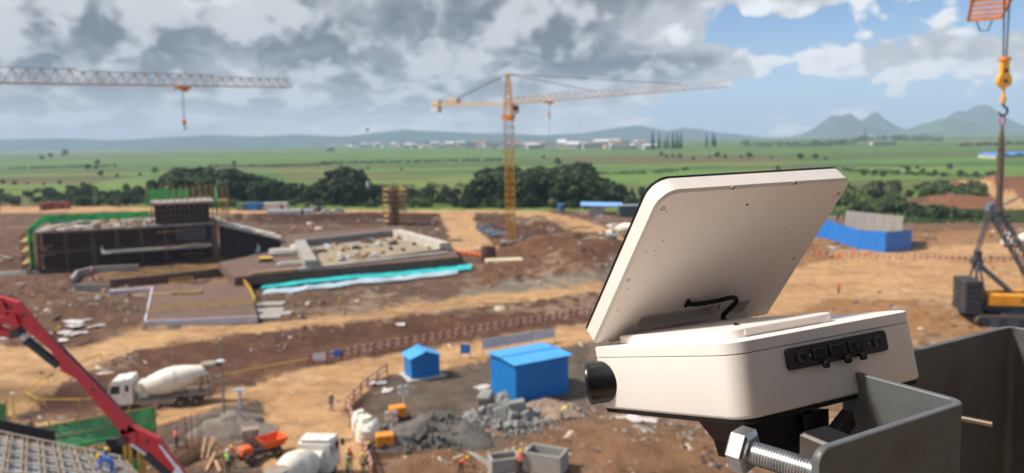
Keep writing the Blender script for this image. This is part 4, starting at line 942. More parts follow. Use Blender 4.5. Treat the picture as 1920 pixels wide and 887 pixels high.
def let_light_through(m, f=.5):
    nt = m.node_tree; b = nt.nodes['Principled BSDF']; out = nt.nodes['Material Output']; tl = nt.nodes.new('ShaderNodeBsdfTranslucent'); nt.links.new(b.inputs['Base Color'].links[0].from_socket, tl.inputs[0])
    mx = nt.nodes.new('ShaderNodeMixShader'); mx.inputs[0].default_value = f; nt.links.new(b.outputs[0], mx.inputs[1]); nt.links.new(tl.outputs[0], mx.inputs[2]); nt.links.new(mx.outputs[0], out.inputs[0])
let_light_through(m_net)
def zat(p): return Hs(p.x, p.y)
def rail_fence(label, px, mats, hgt=1.1, step=2.2, banded=.55, rr=.05, name='guard_rail', cat='railing', group=None, levels=(.5,1.0), z=None):
    pts = [P(x,y) if z is None else G(x,y,z) for x,y in px]; t = thing(name, label, cat, pts[0], 0, group); o = pts[0].copy(); pm = None
    for a, b in zip(pts[:-1], pts[1:]):
        L = (b-a).length; n = max(1, round(L/step)); prev = None
        for k in range(n+1):
            q = a.lerp(b, k/n); q.z = zat(q) if z is None else z
            if not (k == n and b is not pts[-1]):
                if pm is None: pm = MB().box((0,0,hgt/2-.05),(rr*1.8,rr*1.8,hgt+.1)).mesh('post', mats[0])
                link('post', pm, t).location = q-o
            if prev is not None:
                for lv in levels:
                    mb = MB(); u, v = prev-o+Vector((0,0,hgt*lv)), q-o+Vector((0,0,hgt*lv)); m = max(1, round((v-u).length/banded)) if banded else 1
                    for j in range(m): mb.cur = j % 2 if banded else 0; mb.bar(u.lerp(v, j/m), u.lerp(v, (j+1)/m), rr*1.2, rr*2.4)
                    mb.build('rail', list(mats), t)
            prev = q
    return t
GR = 'red and white guard rails along the roads'
rail_fence('long red and white guard rail along the far side of the dirt road', [(580,684),(700,662),(860,634),(1000,610),(1130,588)], (m_rd,m_wh), group=GR, rr=.07)
rail_fence('red and white guard rail bending round the yard with the blue huts', [(726,702),(690,728),(650,768),(668,815),(690,870),(700,900)], (m_rd,m_wh), group=GR, rr=.07, banded=.4)
rail_fence('low guard rail far right below the blue hoarding', [(1500,482),(1620,486),(1760,490),(1930,497)], (m_rd,m_wh), group=GR, rr=.05)
TP = 'yellow barrier tapes'
rail_fence('yellow barrier tape along the dark excavation behind the mixer truck', [(72,762),(150,763),(300,752),(420,716),(500,700),(582,684)], (m_yel,m_yel), .9, 5, 0, .045, 'barrier_tape', 'tape', TP, (.9,))
rail_fence('yellow barrier tape running back from the bend at the left', [(72,762),(46,748),(90,718),(130,700),(190,676)], (m_yel,m_yel), .9, 5, 0, .045, 'barrier_tape', 'tape', TP, (.9,))

# blue huts --------------------------------------------------------
def hut_from(label, gl, gn, gr, h, roof_up, name='blue_hut', over=.25, gable='left', plinth=True):
    """gl, gn, gr: photo pixels of left, near and right ground corners"""
    L, N_, R = P(*gl), P(*gn), P(*gr); z = min(L.z,N_.z,R.z); L.z = N_.z = R.z = z
    a, b = L-N_, R-N_; b = b - a*(b.dot(a)/a.dot(a)); F = N_+a+b
    t = thing(name, label, 'hut', N_); la, lb = a.length, b.length; ua, ub = a/la, b/lb
    Q = lambda s, q, zz: ua*s + ub*q + Vector((0,0,zz))
    z0 = .15 if plinth else 0.0
    if plinth: MB().slab([Q(-.5,-.5,z0), Q(-.5,lb+.5,z0), Q(la+.5,lb+.5,z0), Q(la+.5,-.5,z0)], .4).build('plinth', m_clight, t)
    def corr(p, q, n0, zt0, zt1, nm):
        """corrugated wall panels between two ground points"""
        n = max(2, round((q-p).length/.95)); nv = (q-p).cross(Vector((0,0,1))).normalized()
        for k in range(n):
            u, v = p.lerp(q,k/n), p.lerp(q,(k+1)/n); mb = MB(); w = (v-u)
            e0, e1 = zt0(k/n), zt0((k+1)/n); uu = u + w*.004; vv = v - w*.004
            c = [uu+Vector((0,0,z0)), vv+Vector((0,0,z0)), vv+Vector((0,0,e1)), uu+Vector((0,0,e0))]
            mb.add(c + [x - nv*.05 for x in c], [(0,1,2,3),(7,6,5,4),(0,4,5,1),(1,5,6,2),(2,6,7,3),(3,7,4,0)]); mb.build('wall_panel', m_blue, t)
    O = Vector((0,0,0)); A_, B_ = a.copy(), b.copy()
    hz = lambda f: h
    if gable == 'left':     # the gable end faces along b side: ridge parallel to b
        tri = lambda f: h + roof_up*(1-abs(2*f-1))
        corr(A_, O, 0, tri, None, 'g'); corr(O, B_, 0, hz, None, 's'); corr(B_, A_+B_, 0, tri, None, 'g'); corr(A_+B_, A_, 0, hz, None, 's')
        for s0, s1 in ((-over, la/2),(la+over, la/2)):
            e = -roof_up*over/(la/2)
            pp = [Q(s0,-over,h+e+.06), Q(s0,lb+over,h+e+.06), Q(s1,lb+over,h+roof_up+.06), Q(s1,-over,h+roof_up+.06)]
            MB().slab(pp if s0 < 0 else pp, .05).build('roof_sheet', m_bluer, t)
        MB().bar(Q(la/2,-over,h+roof_up+.1), Q(la/2,lb+over,h+roof_up+.1), .35, .05).build('ridge_cap', m_bluer, t)
    else:                   # ridge parallel to a, gable on the near b side
        tri = lambda f: h + roof_up*(1-abs(2*f-1))
        corr(A_, O, 0, hz, None, 's'); corr(O, B_, 0, tri, None, 'g'); corr(B_, A_+B_, 0, hz, None, 's'); corr(A_+B_, A_, 0, tri, None, 'g')
        for s0 in (-over, lb+over):
            e = -roof_up*over/(lb/2); pp = [Q(-over,s0,h+e+.06), Q(la+over,s0,h+e+.06), Q(la+over,lb/2,h+roof_up+.06), Q(-over,lb/2,h+roof_up+.06)]
            MB().slab(pp, .05).build('roof_sheet', m_bluer, t)
        MB().bar(Q(-over,lb/2,h+roof_up+.1), Q(la+over,lb/2,h+roof_up+.1), .35, .05).build('ridge_cap', m_bluer, t)
    return t
hut_from('small blue sheet metal hut with a gabled roof on a concrete plinth', (758,700), (772,714), (828,708), 2.35, .55, gable='near')
hut_from('large blue sheet metal shed beside the heap of broken concrete', (921,735), (968,760), (1078,742), 4.0, .12, gable='left', plinth=False, over=.35)
# notice boards / banner by the road
def board(label, x0, x1, yb, yt, m, name='notice_board', cat='board', legs=True, n=1, group=None):
    y2 = yb[1] if isinstance(yb,tuple) else yb; yb = yb[0] if isinstance(yb,tuple) else yb; a, b = P(x0,yb), P(x1,y2); sc_ = a.y/FPX; h = (yb-yt)*sc_
    t = thing(name, label, cat, a, 0, group); d = b-a; nv = Vector((d.y,-d.x,0)).normalized()
    for k in range(n):
        u, v = d*((k+.02)/n), d*((k+.98)/n); MB().bar((u+Vector((0,0,h*.55+.5))), (v+Vector((0,0,h*.55+.5))), .05, h).build('panel', m, t)
    for k in range(n+1):
        u = d*(k/n); MB().bar(u+Vector((0,.08,-.1)), u+Vector((0,.08,h+.5)), .07).build('post', m_dark, t)
    return t
m_ban = mat('banner_white', lin(206,206,214), .7, var=.08, scale=1); m_sb = mat('sign_blue', lin(30,110,210), .5)
board('white notice board on the guard rail beside the blue one', 586,612, 684,671, mat('pale_print', lin(206,200,214), .6, var=.12, scale=3))
board('small blue notice board on the guard rail', 622,640, 676,664, m_sb)
board('blue square sign standing behind the two huts', 864,882, 672,654, mat('sign_deep_blue', lin(20,96,168), .5))
board('long white banner of three panels beside the road', 905,1040, (664,641), 645, m_ban, 'banner', 'banner', n=3)

# light pole, tap post -------------------------------------------------
def light_pole():
    p = P(421,782); t = thing('light_pole', 'thin grey light pole with a white lamp beside the mixer truck', 'lamp post', p); sc_ = p.y/FPX; h = (782-640)*sc_*1.06
    MB().cyl((0,0,0),(0,0,h),.11,.07,10).build('pole', mat('pole_grey', lin(134,124,112), .6, .2), t, True)
    zl = h*.74; MB().box((0,-.25,zl),(.75,.5,.22),bev=.08).build('floodlight', m_cw, t); MB().bar((-.3,0,zl+.1),(.3,0,zl+.1),.06).build('crossarm', m_dark, t); MB().box((-.28,-.1,zl-.25),(.3,.3,.4)).build('switch_box', m_dark, t)
    MB().box((0,0,.1),(.7,.7,.3),bev=.05).build('footing', m_conc, t)
light_pole()
def wash_stand():
    p = P(451,767); t = thing('tap_stand', 'light blue T shaped tap stand on the grey heap', 'tap stand', p); m = mat('pale_blue_pipe', lin(150,176,206), .5)
    MB().cyl((0,0,-.2),(0,0,1.75),.11,n=10).build('upright', m, t, True); MB().box((0,0,1.82),(1.1,.35,.14),bev=.04).build('crosshead', m, t)
wash_stand()
# orange dumper -----------------------------------------------------------
def dumper():
    p = P(491,858); rz = R_(42); t = thing('site_dumper', 'orange site dumper with an open tipping skip', 'dumper', p, rz); t.scale = (.84,)*3; mo = mat('dumper_orange', lin(222,92,30), .45, var=.1, scale=2, dirt=lin(120,70,50), dirt_amt=.4)
    def skip():
        bm = MB(); o = [(.2,-.85,1.0),(1.9,-.85,1.0),(1.9,.85,1.0),(.2,.85,1.0)]; tp_ = [(-.15,-1.1,1.75),(2.3,-1.1,1.75),(2.3,1.1,1.75),(-.15,1.1,1.75)]
        i_ = [(x*.92+.08,y*.9,z+.06) for x,y,z in o]; ti = [(x*.94+.06,y*.92,z) for x,y,z in tp_]; bm.add(o+tp_+i_+ti, [(3,2,1,0),(8,9,10,11)] + [(k,(k+1)%4,4+(k+1)%4,4+k) for k in range(4)] + [(8+k,12+k,12+(k+1)%4,8+(k+1)%4) for k in range(4)] + [(4+k,4+(k+1)%4,12+(k+1)%4,12+k) for k in range(4)])
        return bm.build('skip', mo, t)
    skip(); MB().box((0,0,.7),(3.6,.8,.35)).build('chassis', m_dark, t); MB().box((-1.55,0,1.1),(1.1,1.2,.85),bev=.12).build('engine_cover', mo, t)
    MB().box((-.75,0,1.25),(.5,.5,.12)).box((-.95,0,1.5),(.1,.5,.5)).build('seat', m_rub, t); MB().tube([(-.5,0,1.0),(-.35,0,1.45)],.03).build('steering_column', m_dark, t)
    for y in (-.35,.35): MB().cyl((-2.1,y,1.15),(-2.12,y,1.15),.1,n=12).build('headlight', m_cw, t)
    for x in (-1.5,1.2):
        for y in (-.95,.95): wheel(t, x, y, .5, .4)
dumper()
# light towers ------------------------------------------------------------
def light_tower(label, px, rz, first=None):
    p = P(*px); t = thing('light_tower', label, 'light tower', p, rz, 'portable light towers'); t.scale = (.86,)*3; mo = mat('generator_orange', lin(232,140,28), .45, var=.08, scale=2)
    g = MB().box((0,0,.85),(1.7,1.2,1.1),bev=.06).build('generator_case', mo, t); MB().box((.1,-.61,.9),(.7,.02,.6)).build('service_door', mo, g); MB().box((.3,-.62,1.05),(.2,.03,.14)).build('control_panel', m_dark, g)
    MB().box((0,0,.3),(2.4,.9,.12)).build('trailer_frame', m_dark, t)
    for s in (-1,1): wheel(t, -.1, s*.75, .32, .18)
    for x, y in ((1.1,.6),(1.1,-.6),(-1.1,.6)): MB().cyl((x,y,0),(x,y,.5),.05,n=8).build('stabiliser_leg', m_dark, t)
    MB().cyl((.7,.3,.4),(.7,.3,3.0),.06,n=8).build('mast', m_cw, t)
    for k, (x, z) in enumerate(((.35,3.3),(1.05,3.35),(.35,2.75),(1.05,2.7))):
        h = MB().lathe((x,.28,z),(0,-.9,-.4),[(0,.12),(.08,.25),(.2,.29),(.22,.27)],14).build('lamp_head', m_cw, t, True)
    MB().bar((.2,.35,3.0),(1.2,.35,3.0),.05).build('lamp_bar', m_dark, t)
light_tower('orange light tower with white lamp heads, nearer one beside the water bag', (722,840), R_(12)); light_tower('orange light tower with white lamp heads, farther one below the small hut', (746,786), R_(20))
def water_bag(px, label, sc_):
    p = P(*px); t = thing('water_tank', label, 'tank', p, sc_*3, 'white bulk bag tanks'); t.scale = (sc_,)*3; m = mat('bag_white', lin(226,222,206), .7, var=.06, scale=3, bump=.2)
    n = 24; V = []; F = []; prof = [(0,.85),(.05,.98),(.6,1.05),(1.2,1.02),(1.5,.92),(1.75,.70),(1.85,.40),(1.8,.15)]
    for z, r in prof:
        for k in range(n):
            a = 2*math.pi*k/n; w = 1 + .07*math.sin(3*a+z*2) + (.09*math.sin(5*a+1) if z > 1.3 else 0); V.append((r*w*math.cos(a), r*w*math.sin(a), z + (.18*math.sin(2*a+.6)+.1*math.sin(3*a) if z > 1.3 else 0)))
    for j in range(len(prof)-1):
        for k in range(n): F.append((j*n+k, j*n+(k+1)%n, (j+1)*n+(k+1)%n, (j+1)*n+k))
    F += [tuple(range(n-1,-1,-1)), tuple(range((len(prof)-1)*n, len(prof)*n))]
    MB().add(V, F).build('bag', m, t, True)
    for a in (.5,2.0,3.6,5.2): MB().tube([(.8*math.cos(a),.8*math.sin(a),1.4),(.85*math.cos(a+.1),.85*math.sin(a+.1),2.0),(.7*math.cos(a+.3),.7*math.sin(a+.3),1.5)],.06,6).build('lifting_loop', m, t, True)
    MB().cyl((0,0,1.7),(.05,0,2.15),.32,.42,12).build('filler_spout', m, t, True)
water_bag((690,826), 'lumpy white bulk bag tank beside the bent guard rail, nearer one', .95); water_bag((677,806), 'lumpy white bulk bag tank beside the bent guard rail, farther one', .8)

# heaps -----------------------------------------------------------------------
def heap(name, label, px, rx, ry, h, m, seed, cat='heap', rz=0):
    p = P(*px); nr, na = 16, 48; V = []; F = []
    for j in range(nr+1):
        r = j/nr
        for k in range(na):
            a = 2*math.pi*k/na; x, y = rx*r*math.cos(a), ry*r*math.sin(a); f = float(fbm(np.array([p.x+x]), np.array([p.y+y]), rx*.45, seed, 5)[0]); e = 1+.25*math.sin(3*a+seed)+.12*math.sin(7*a)
            z = h*max(0,(1-r**1.3))*(.45+1.1*f); x2, y2 = x*e, y*e
            V.append((x2, y2, z + Hs(p.x+x2, p.y+y2)-p.z - (.15 if j == nr else 0)))
    for j in range(nr):
        for k in range(na): F.append((j*na+k, (j+1)*na+k, (j+1)*na+(k+1)%na, j*na+(k+1)%na))
    t = thing(name, label, cat, p); o = MB().add(V, F).build('pile', m, t); o.data.polygons.foreach_set('use_smooth', [True]*len(o.data.polygons)); return t
m_grav = mat('dark_gravel', lin(96,90,84), .95, var=.3, scale=1.5, bump=.6, bscale=6); m_rub2 = mat('rubble_earth', lin(140,118,100), .95, var=.3, scale=1.2, bump=.6, bscale=5)
heap('gravel_heap', 'smooth dark grey gravel heap left of the broken concrete', (818,818), 4.6, 3.8, 2.1, m_grav, 3)
heap('rubble_heap', 'brown rubble heap in front of the large blue shed', (1025,778), 4.0, 2.2, 1.5, m_rub2, 5)
heap('gravel_heap', 'low grey gravel heap beside the light pole', (444,800), 3.6, 2.6, 1.0, mat('mid_gravel', lin(120,108,98), .95, var=.3, scale=1.5, bump=.6, bscale=6), 9)
m_blk_c = mat('broken_concrete', lin(138,136,132), .9, var=.2, scale=1.2, bump=.25, dirt=lin(96,90,84), dirt_amt=.5)
def chunk(x, y, s, seed, lift=0.0, tall=1.0, label='broken grey concrete block in the heap by the blue shed', group='broken concrete blocks by the blue shed'):
    r = random.Random(seed); p = P(x, y); vs = []
    for sx in (-1,1):
        for sy in (-1,1):
            for sz in (-1,1): vs.append(Vector((sx*s*r.uniform(.4,.62), sy*s*r.uniform(.3,.5), sz*s*tall*r.uniform(.35,.6))))
    E_ = Euler((r.uniform(-.35,.35), r.uniform(-.35,.35), r.uniform(0,3))).to_matrix(); vs = [E_ @ v for v in vs]; mz = min(v.z for v in vs)
    me = bpy.data.meshes.new('concrete_block'); bm = bmesh.new(); [bm.verts.new(v) for v in vs]; bmesh.ops.convex_hull(bm, input=bm.verts); bmesh.ops.bevel(bm, geom=bm.edges[:], offset=s*.05, segments=1, affect='EDGES'); bm.to_mesh(me); bm.free(); me.materials.append(m_blk_c)
    o = link('concrete_block', me); o.location = p + Vector((0,0,-mz*.85+lift-.05)); return tag(o, label, 'concrete block', group)
for k, (x, y, s, lf, tl) in enumerate(((912,766,1.5,0,1.2),(924,780,1.7,.1,1.1),(938,790,1.5,0,1.0),(950,786,1.9,.2,1.4),(962,794,1.5,.1,1.3),(974,790,1.7,.2,1.3),(986,792,1.2,0,1.0),(905,778,1.2,0,1.0),(930,796,.9,0,.8),(952,803,1.0,0,.7),(972,805,1.1,0,.7),(995,800,.9,0,.7),(1015,798,.8,0,.7),(942,768,1.6,.3,1.2),(890,790,.9,0,.8),(876,786,.8,0,.7),(866,796,.7,0,.6),(1005,787,1.0,.2,.9),(1028,792,.8,.0,.7),(905,800,.8,0,.6))): chunk(x, y, s*random.Random(k).uniform(.55,.95), k, lf, tl)
for k in range(26): rr = random.Random(k+90); chunk(960+rr.gauss(0,34), 788+rr.gauss(0,9), rr.uniform(.25,.6), k+50, 0, rr.uniform(.6,1.0))
def spill(label, c, rx, ry, n, seed, m, hgt):
    rs = np.random.default_rng(seed); p = P(*c); mb = MB()
    for k in range(n):
        a, q = rs.uniform(0,6.28), rs.random()**.7*1.15; x, y = rx*q*math.cos(a), ry*q*math.sin(a); s = rs.gamma(1.5,.09)+.05; z = zat2(p.x+x,p.y+y)+hgt*max(0,1-q**1.3)*.9
        mb.box((p.x+x,p.y+y,z), (s*rs.uniform(.7,1.5),s,s*rs.uniform(.5,1)), M=Euler(tuple(rs.uniform(0,3,3))).to_matrix())
    tag(mb.build('loose_stones', m), label, None, None, 'stuff')
def zat2(x, y): return Hs(x, y)
spill('loose stones over the gravel heap', (818,818), 4.6, 3.8, 420, 1, m_grav, 2.0); spill('broken stones spilt around the concrete blocks', (955,792), 6.5, 3.0, 380, 2, m_blk_c, .5); spill('loose stones on the rubble heap', (1025,778), 4.2, 2.4, 260, 3, m_rub2, 1.3)

# timber and rebar by the dumper ------------------------------------------------
def plank(x0, y0, x1, y1, z0, z1, w=.22, label='long rough plank leaning in the timber stack by the dumper', group='timber planks by the dumper'):
    a, b = P(x0,y0,z0), P(x1,y1,z1); o = thing('plank', label, 'plank', a, 0, group); MB().bar((0,0,0), b-a, w, .09).build('board', m_tim, o)
for k, (x0,y0,x1,y1,z0,z1) in enumerate(((378,862,386,848,.05,1.3),(388,862,400,850,.05,1.5),(398,860,405,848,.05,1.2),(386,884,404,856,.05,.4),(400,856,414,856,.1,.9),(405,866,412,884,.1,.1),(392,848,404,838,.1,.8),(412,887,404,868,.1,.2))): plank(x0,y0,x1,y1,z0,z1)
def bundle(label, px, rz, n, L, m, name='rebar_bundle', cat='rebar'):
    p = P(*px); t = thing(name, label, cat, p, rz); r = random.Random(n)
    for k in range(n):
        y, z = r.uniform(-.7,.7), .05+.06*int(r.uniform(0,9)); MB().tube([(-L/2+r.uniform(-.3,.3),y,z),(L/2+r.uniform(-.3,.3),y+r.uniform(-.1,.1),z)],.03,5).build('bar', m, t)
bundle('heap of rusty reinforcement bars beside the planks', (362,862), R_(70), 34, 3.4, m_rust)
for x, y in ((348,838),(360,832),(352,850),(372,836),(378,842)):
    p = P(x,y); o = thing('starter_bar', 'thin rusty starter bar standing in the ground near the planks', 'rebar', p, 0, 'standing starter bars'); MB().cyl((0,0,-.2),(.05,0,2.6),.035,n=6).build('bar', m_rust, o)
p = P(471,836); o = thing('timber_stack', 'short upright stack of pale boards behind the dumper', 'timber', p, R_(20))
for k in range(7): MB().box((-.5+.17*k,0,.75),(.13,.9,1.5),M=Euler((0,R_(-6+2*k),0)).to_matrix()).build('board', mat('pale_board', lin(166,140,124), .85, var=.2, scale=2), o)

# precast chambers at the bottom edge ------------------------------------------
def chamber(label, px, w, d, h, rz):
    p = P(*px); t = thing('precast_chamber', label, 'concrete chamber', p, rz, 'precast concrete chambers'); th = .18
    for s in (-1,1): MB().box((s*(w/2-th/2),0,h/2),(th,d,h),bev=.02).build('side_wall', m_cgrey, t); MB().box((0,s*(d/2-th/2),h/2),(w-2*th-.006,th,h-.01)).build('end_wall', m_cgrey, t)
    MB().box((0,0,.08),(w-2*th-.01,d-2*th-.01,.14)).build('floor', m_brown, t)
chamber('open grey precast concrete chamber, left of the pair at the bottom edge', (946,880), 2.3, 1.5, 1.1, R_(14)); chamber('open grey precast concrete chamber, larger and right of the pair at the bottom edge', (1024,880), 3.0, 1.9, 1.5, R_(-24))
# ------------------------------------------------------------------ the unfinished building on the left
def main_building():
    A, B = G(72,512), G(404,487); A.z = B.z = 0; d = (B-A); W_ = d.length; ux = d/W_; uy = Vector((-ux.y, ux.x, 0)); D = 21.0
    t = thing('unfinished_building', 'unfinished concrete building wrapped in scaffolding with green nets along its roof', 'building', A, math.atan2(ux.y, ux.x))
    H1, H2 = 4.1, 8.3
    # floors
    for z, x0, x1, y0, nm, m in ((.25,-.5,W_+.5,-.3,'floor_slab',m_brown),(H1,0,W_,0.3,'floor_slab',m_brown),(H2,-.4,W_+.6,-.5,'roof_slab',mat('dirty_roof_slab', lin(150,138,128), .95, var=.3, scale=.5, dirt=lin(92,76,66), dirt_amt=.8))):
        MB().slab([(x0,y0,z),(x1,y0,z),(x1,D,z),(x0,D,z)], .42).build(nm, m, t)
    for x in np.linspace(.4, W_-.4, 8):
        for y in (.6, 7.5, 14.5, 20.4): MB().box((x,y,H2/2),(.6,.6,H2-.5)).build('column', m_brown, t)
    MB().box((W_/2,5.5,H2/2-.1),(W_-1,.3,H2-.8)).build('interior_shade_panel', m_black, t)  # dark sheet that puts the interior's shade into its colour
    for x, w, z in ((W_*.86,W_*.18,6.0),(W_*.30,1.0,3.0)): MB().box((x,.25,z),(w,.25,2.9 if z > 4 else 5.0)).build('wall_panel', mat('slate_panel', lin(86,84,90), .8, var=.12), t)
    # mid-level balcony with a rounded end
    bal = MB(); xs = [W_*.46]+[W_*.40+2.2*math.cos(a) for a in np.linspace(math.pi*.5,math.pi*1.5,7)]
    ol = [(W_*.98,-3.2),(W_*.98,.3),(W_*.40,.3)] + [(W_*.40-1.9*math.sin(a),-1.45+1.75*math.cos(a)) for a in np.linspace(.2,math.pi,7)]
    bal.slab([(x,y,3.75) for x,y in ol], .45); bal.build('balcony_slab', m_cgrey, t)
    MB().box((W_*.86,-2.9,3.95),(3.4,.9,.35)).build('timber_stack', m_tim, t)
    V = []; cs = [(W_*.40-1.9*math.sin(a),-1.45+1.75*math.cos(a)) for a in np.linspace(1.0,math.pi,6)]
    mb = MB(); mb.add([(x,y-.06,3.3) for x,y in cs]+[(x,y-.06,4.9-.25*k) for k,(x,y) in enumerate(cs)], [(k,k+1,7+k,6+k) for k in range(5)]); mb.build('white_sheeting', mat('white_sheet', lin(196,206,204), .6, var=.1), t)
    MB().box((W_*.72,-2.4,3.9),(1.6,.6,.3)).build('red_stack', mat('dusty_red', lin(160,70,66), .7), t)
    # scaffolding in front: standards, ledgers
    sm = MB().cyl((0,0,0),(0,0,H2+.4),.075,n=6).mesh('scaffold_standard', m_rust); n = 46
    for k in range(n):
        x = W_*k/(n-1)
        if W_*.40 < x < W_*.98:
            o = link('scaffold_standard', sm, t); o.location = (x,-.35,0)
        else: o = link('scaffold_standard', sm, t); o.location = (x,-.75,0)
    for z in (1.6,2.9,4.9,6.3,7.6):
        MB().bar((0,-.62,z),(W_*.40,-.62,z),.08).build('scaffold_ledger', m_rust, t); MB().bar((W_*.40,-.28,z),(W_,-.28,z),.08).build('scaffold_ledger', m_rust, t)
    for x0, x1, z in ((0,.10,3.6),(.0,.09,5.4),(.66,.8,6.9),(.80,.93,1.8)): MB().box(((x0+x1)/2*W_,-.9,z),((x1-x0)*W_,.6,.07)).build('scaffold_board', m_tim, t)
    MB().box((W_+.3,.6,H2/2+.3),(1.0,1.6,H2+.6)).build('stair_shaft', mat('dusty_brown', lin(124,98,80), .9, var=.25, scale=1), t)
    # clutter on the roof slab
    r = random.Random(4)
    for k in range(60):
        x, y = r.uniform(1,W_*.62), r.uniform(0,18); s = r.uniform(.5,1.6); MB().box((x,y,H2+.16),(s*1.5,s,.12+r.random()*.3), rz=r.uniform(0,3)).build('roof_panel', r.choice((m_clight,m_brown,m_tim,m_cgrey,m_black)), t)
    for k in range(18):
        x = W_*r.uniform(.45,.63); MB().cyl((x,r.uniform(-.3,5),H2),(x,r.uniform(-.3,5),H2+1.2),.06,n=5).build('starter_bar', m_rust, t)
    # upper block
    x0, x1, z1 = W_*.635, W_*1.0, H2+4.6
    MB().box(((x0+x1)/2,7.2,H2+2.3),(x1-x0-1.2,11,4.2)).build('interior_shade_panel', m_black, t)  # black core stands for the shade inside the upper block
    MB().slab([(x0-.4,.4,z1),(x1+.4,.4,z1),(x1+.4,13.5,z1),(x0-.4,13.5,z1)],.45).build('roof_slab', MATS['dirty_roof_slab'], t)
    for k in range(14): o = MB().box((x0+(x1-x0)*k/13,.7,H2+2.1),(.22,.22,4.2)).build('column', m_brown, t)
    for z in (H2+.9,H2+1.9,H2+3.1): MB().bar((x0,.5,z),(x1,.5,z),.16).build('formwork_waler', m_brown, t)
    pm = MB().cyl((0,0,0),(0,0,4.4),.09,n=6).mesh('timber_prop', m_pole)
    for k in range(13):
        for y in (1.0,11.0):
            o = link('timber_prop', pm, t); o.location = (x0-.8+(x1-x0+4)*k/12, y, z1-1.2+r.uniform(-.3,.3))
    # green nets: cloth with folds, hung on the edge
    def net(pts, h, nm='safety_net'):
        V = []; F = []; n = 22; pts = [Vector(p) for p in pts]
        for k in range(n+1):
            f = k/n*(len(pts)-1); i = min(int(f), len(pts)-2); p = pts[i].lerp(pts[i+1], f-i); hh = h[0]+(h[1]-h[0])*k/n
            for j in range(5): V.append((p.x+.08*math.sin(k*2.1+j), p.y+.12*math.sin(k*1.3+j*.7), p.z+hh*j/4+.12*math.sin(k*1.9)*(j == 4)))
        for k in range(n):
            for j in range(4): a = k*5+j; F.append((a,a+5,a+6,a+1))
        o = MB().add(V,F).build(nm, m_net, t); md = o.modifiers.new('thickness','SOLIDIFY'); md.thickness = .03
    net([(-1.0,D+.2,H2),(x0-.5,D+.2,H2)], (1.6,1.5)); net([(-1.1,-1.0,H2-.6),(-1.0,D,H2+.2)], (1.5,1.5)); net([(-1.2,-1.0,.5),(-1.15,5.0,.5)], (8.6,8.4))
    net([(x0-.6,12.9,z1-.2),(x0+(x1-x0)*.66,12.9,z1-.2)], (2.6,2.4)); net([(x0-.9,.2,z1-1.2),(x0-.9,12,z1-1.2)], (2.4,2.6)); net([(x1+1.0,.2,H2+1.2),(x1+1.0,5,H2+1.2)], (5.2,6.6))
    MB().box((x1+2.6,6,z1-.4),(1.6,8,.15)).build('scaffold_board', m_pole, t)
    for k in range(6): o = link('timber_prop', pm, t); o.location = (x1+1.6+.4*k, 1.2+k*.6, H2+.2); o.scale = (1,1,1.1)
    # scaffold at the left end
    for k in range(5):
        for j in range(3): o = link('scaffold_standard', sm, t); o.location = (-2.6+.0*j, -1+2*k, 0); o.scale = (1,1,.3+.3*j)
    for z in (2.2,4.6,6.6): MB().box((-2.2,3,z),(1.1,9,.10)).build('scaffold_board', m_pole, t)
    # raking stand on the right
    L2 = 13.5; z0, z1_ = 7.9, 3.4
    mb = MB(); mb.slab([(W_+1.0,-.2,z0),(W_+1.0+L2,-.2+1.0,z1_),(W_+1.0+L2,13,z1_+.2),(W_+1.0,13,z0)],.4); mb.build('raking_slab', m_clight, t)
    MB().prism([(W_+1.2,.1),(W_+.9+L2,.1),(W_+.9+L2,z1_-.45),(W_+1.2,z0-.45)], .4, XZ, (0,3.5,0)).build('interior_shade_panel', m_black, t)  # dark fill painted for the shade under the raking slab
    for k in range(15):
        f = k/14; o = link('scaffold_standard', sm, t); o.location = (W_+1.2+L2*f,-.3+.9*f,0); o.scale = (1,1,(z0+(z1_-z0)*f)/(H2+.4))
    for z in (1.5,2.9): MB().bar((W_+1.2,-.3,z),(W_+1.2+L2,.6,z),.08).build('scaffold_ledger', m_rust, t)
    for k in range(12):
        f = (k+.5)/12; MB().box((W_+1+L2*f,2.5+r.uniform(-1,3),z0+(z1_-z0)*f+.15),(1.1,3.0,.25),rz=r.uniform(-.2,.2)).build('seating_step', m_clight, t)
    mb = MB(); mb.add([(W_+8.3,-.6,.3),(W_+9.6,-.6,.3),(W_+9.3,-.55,2.3),(W_+8.9,-.5,3.0)],[(0,1,2,3)]); o = mb.build('white_sheeting', MATS['white_sheet'], t); o.modifiers.new('thickness','SOLIDIFY').thickness = .03
main_building()

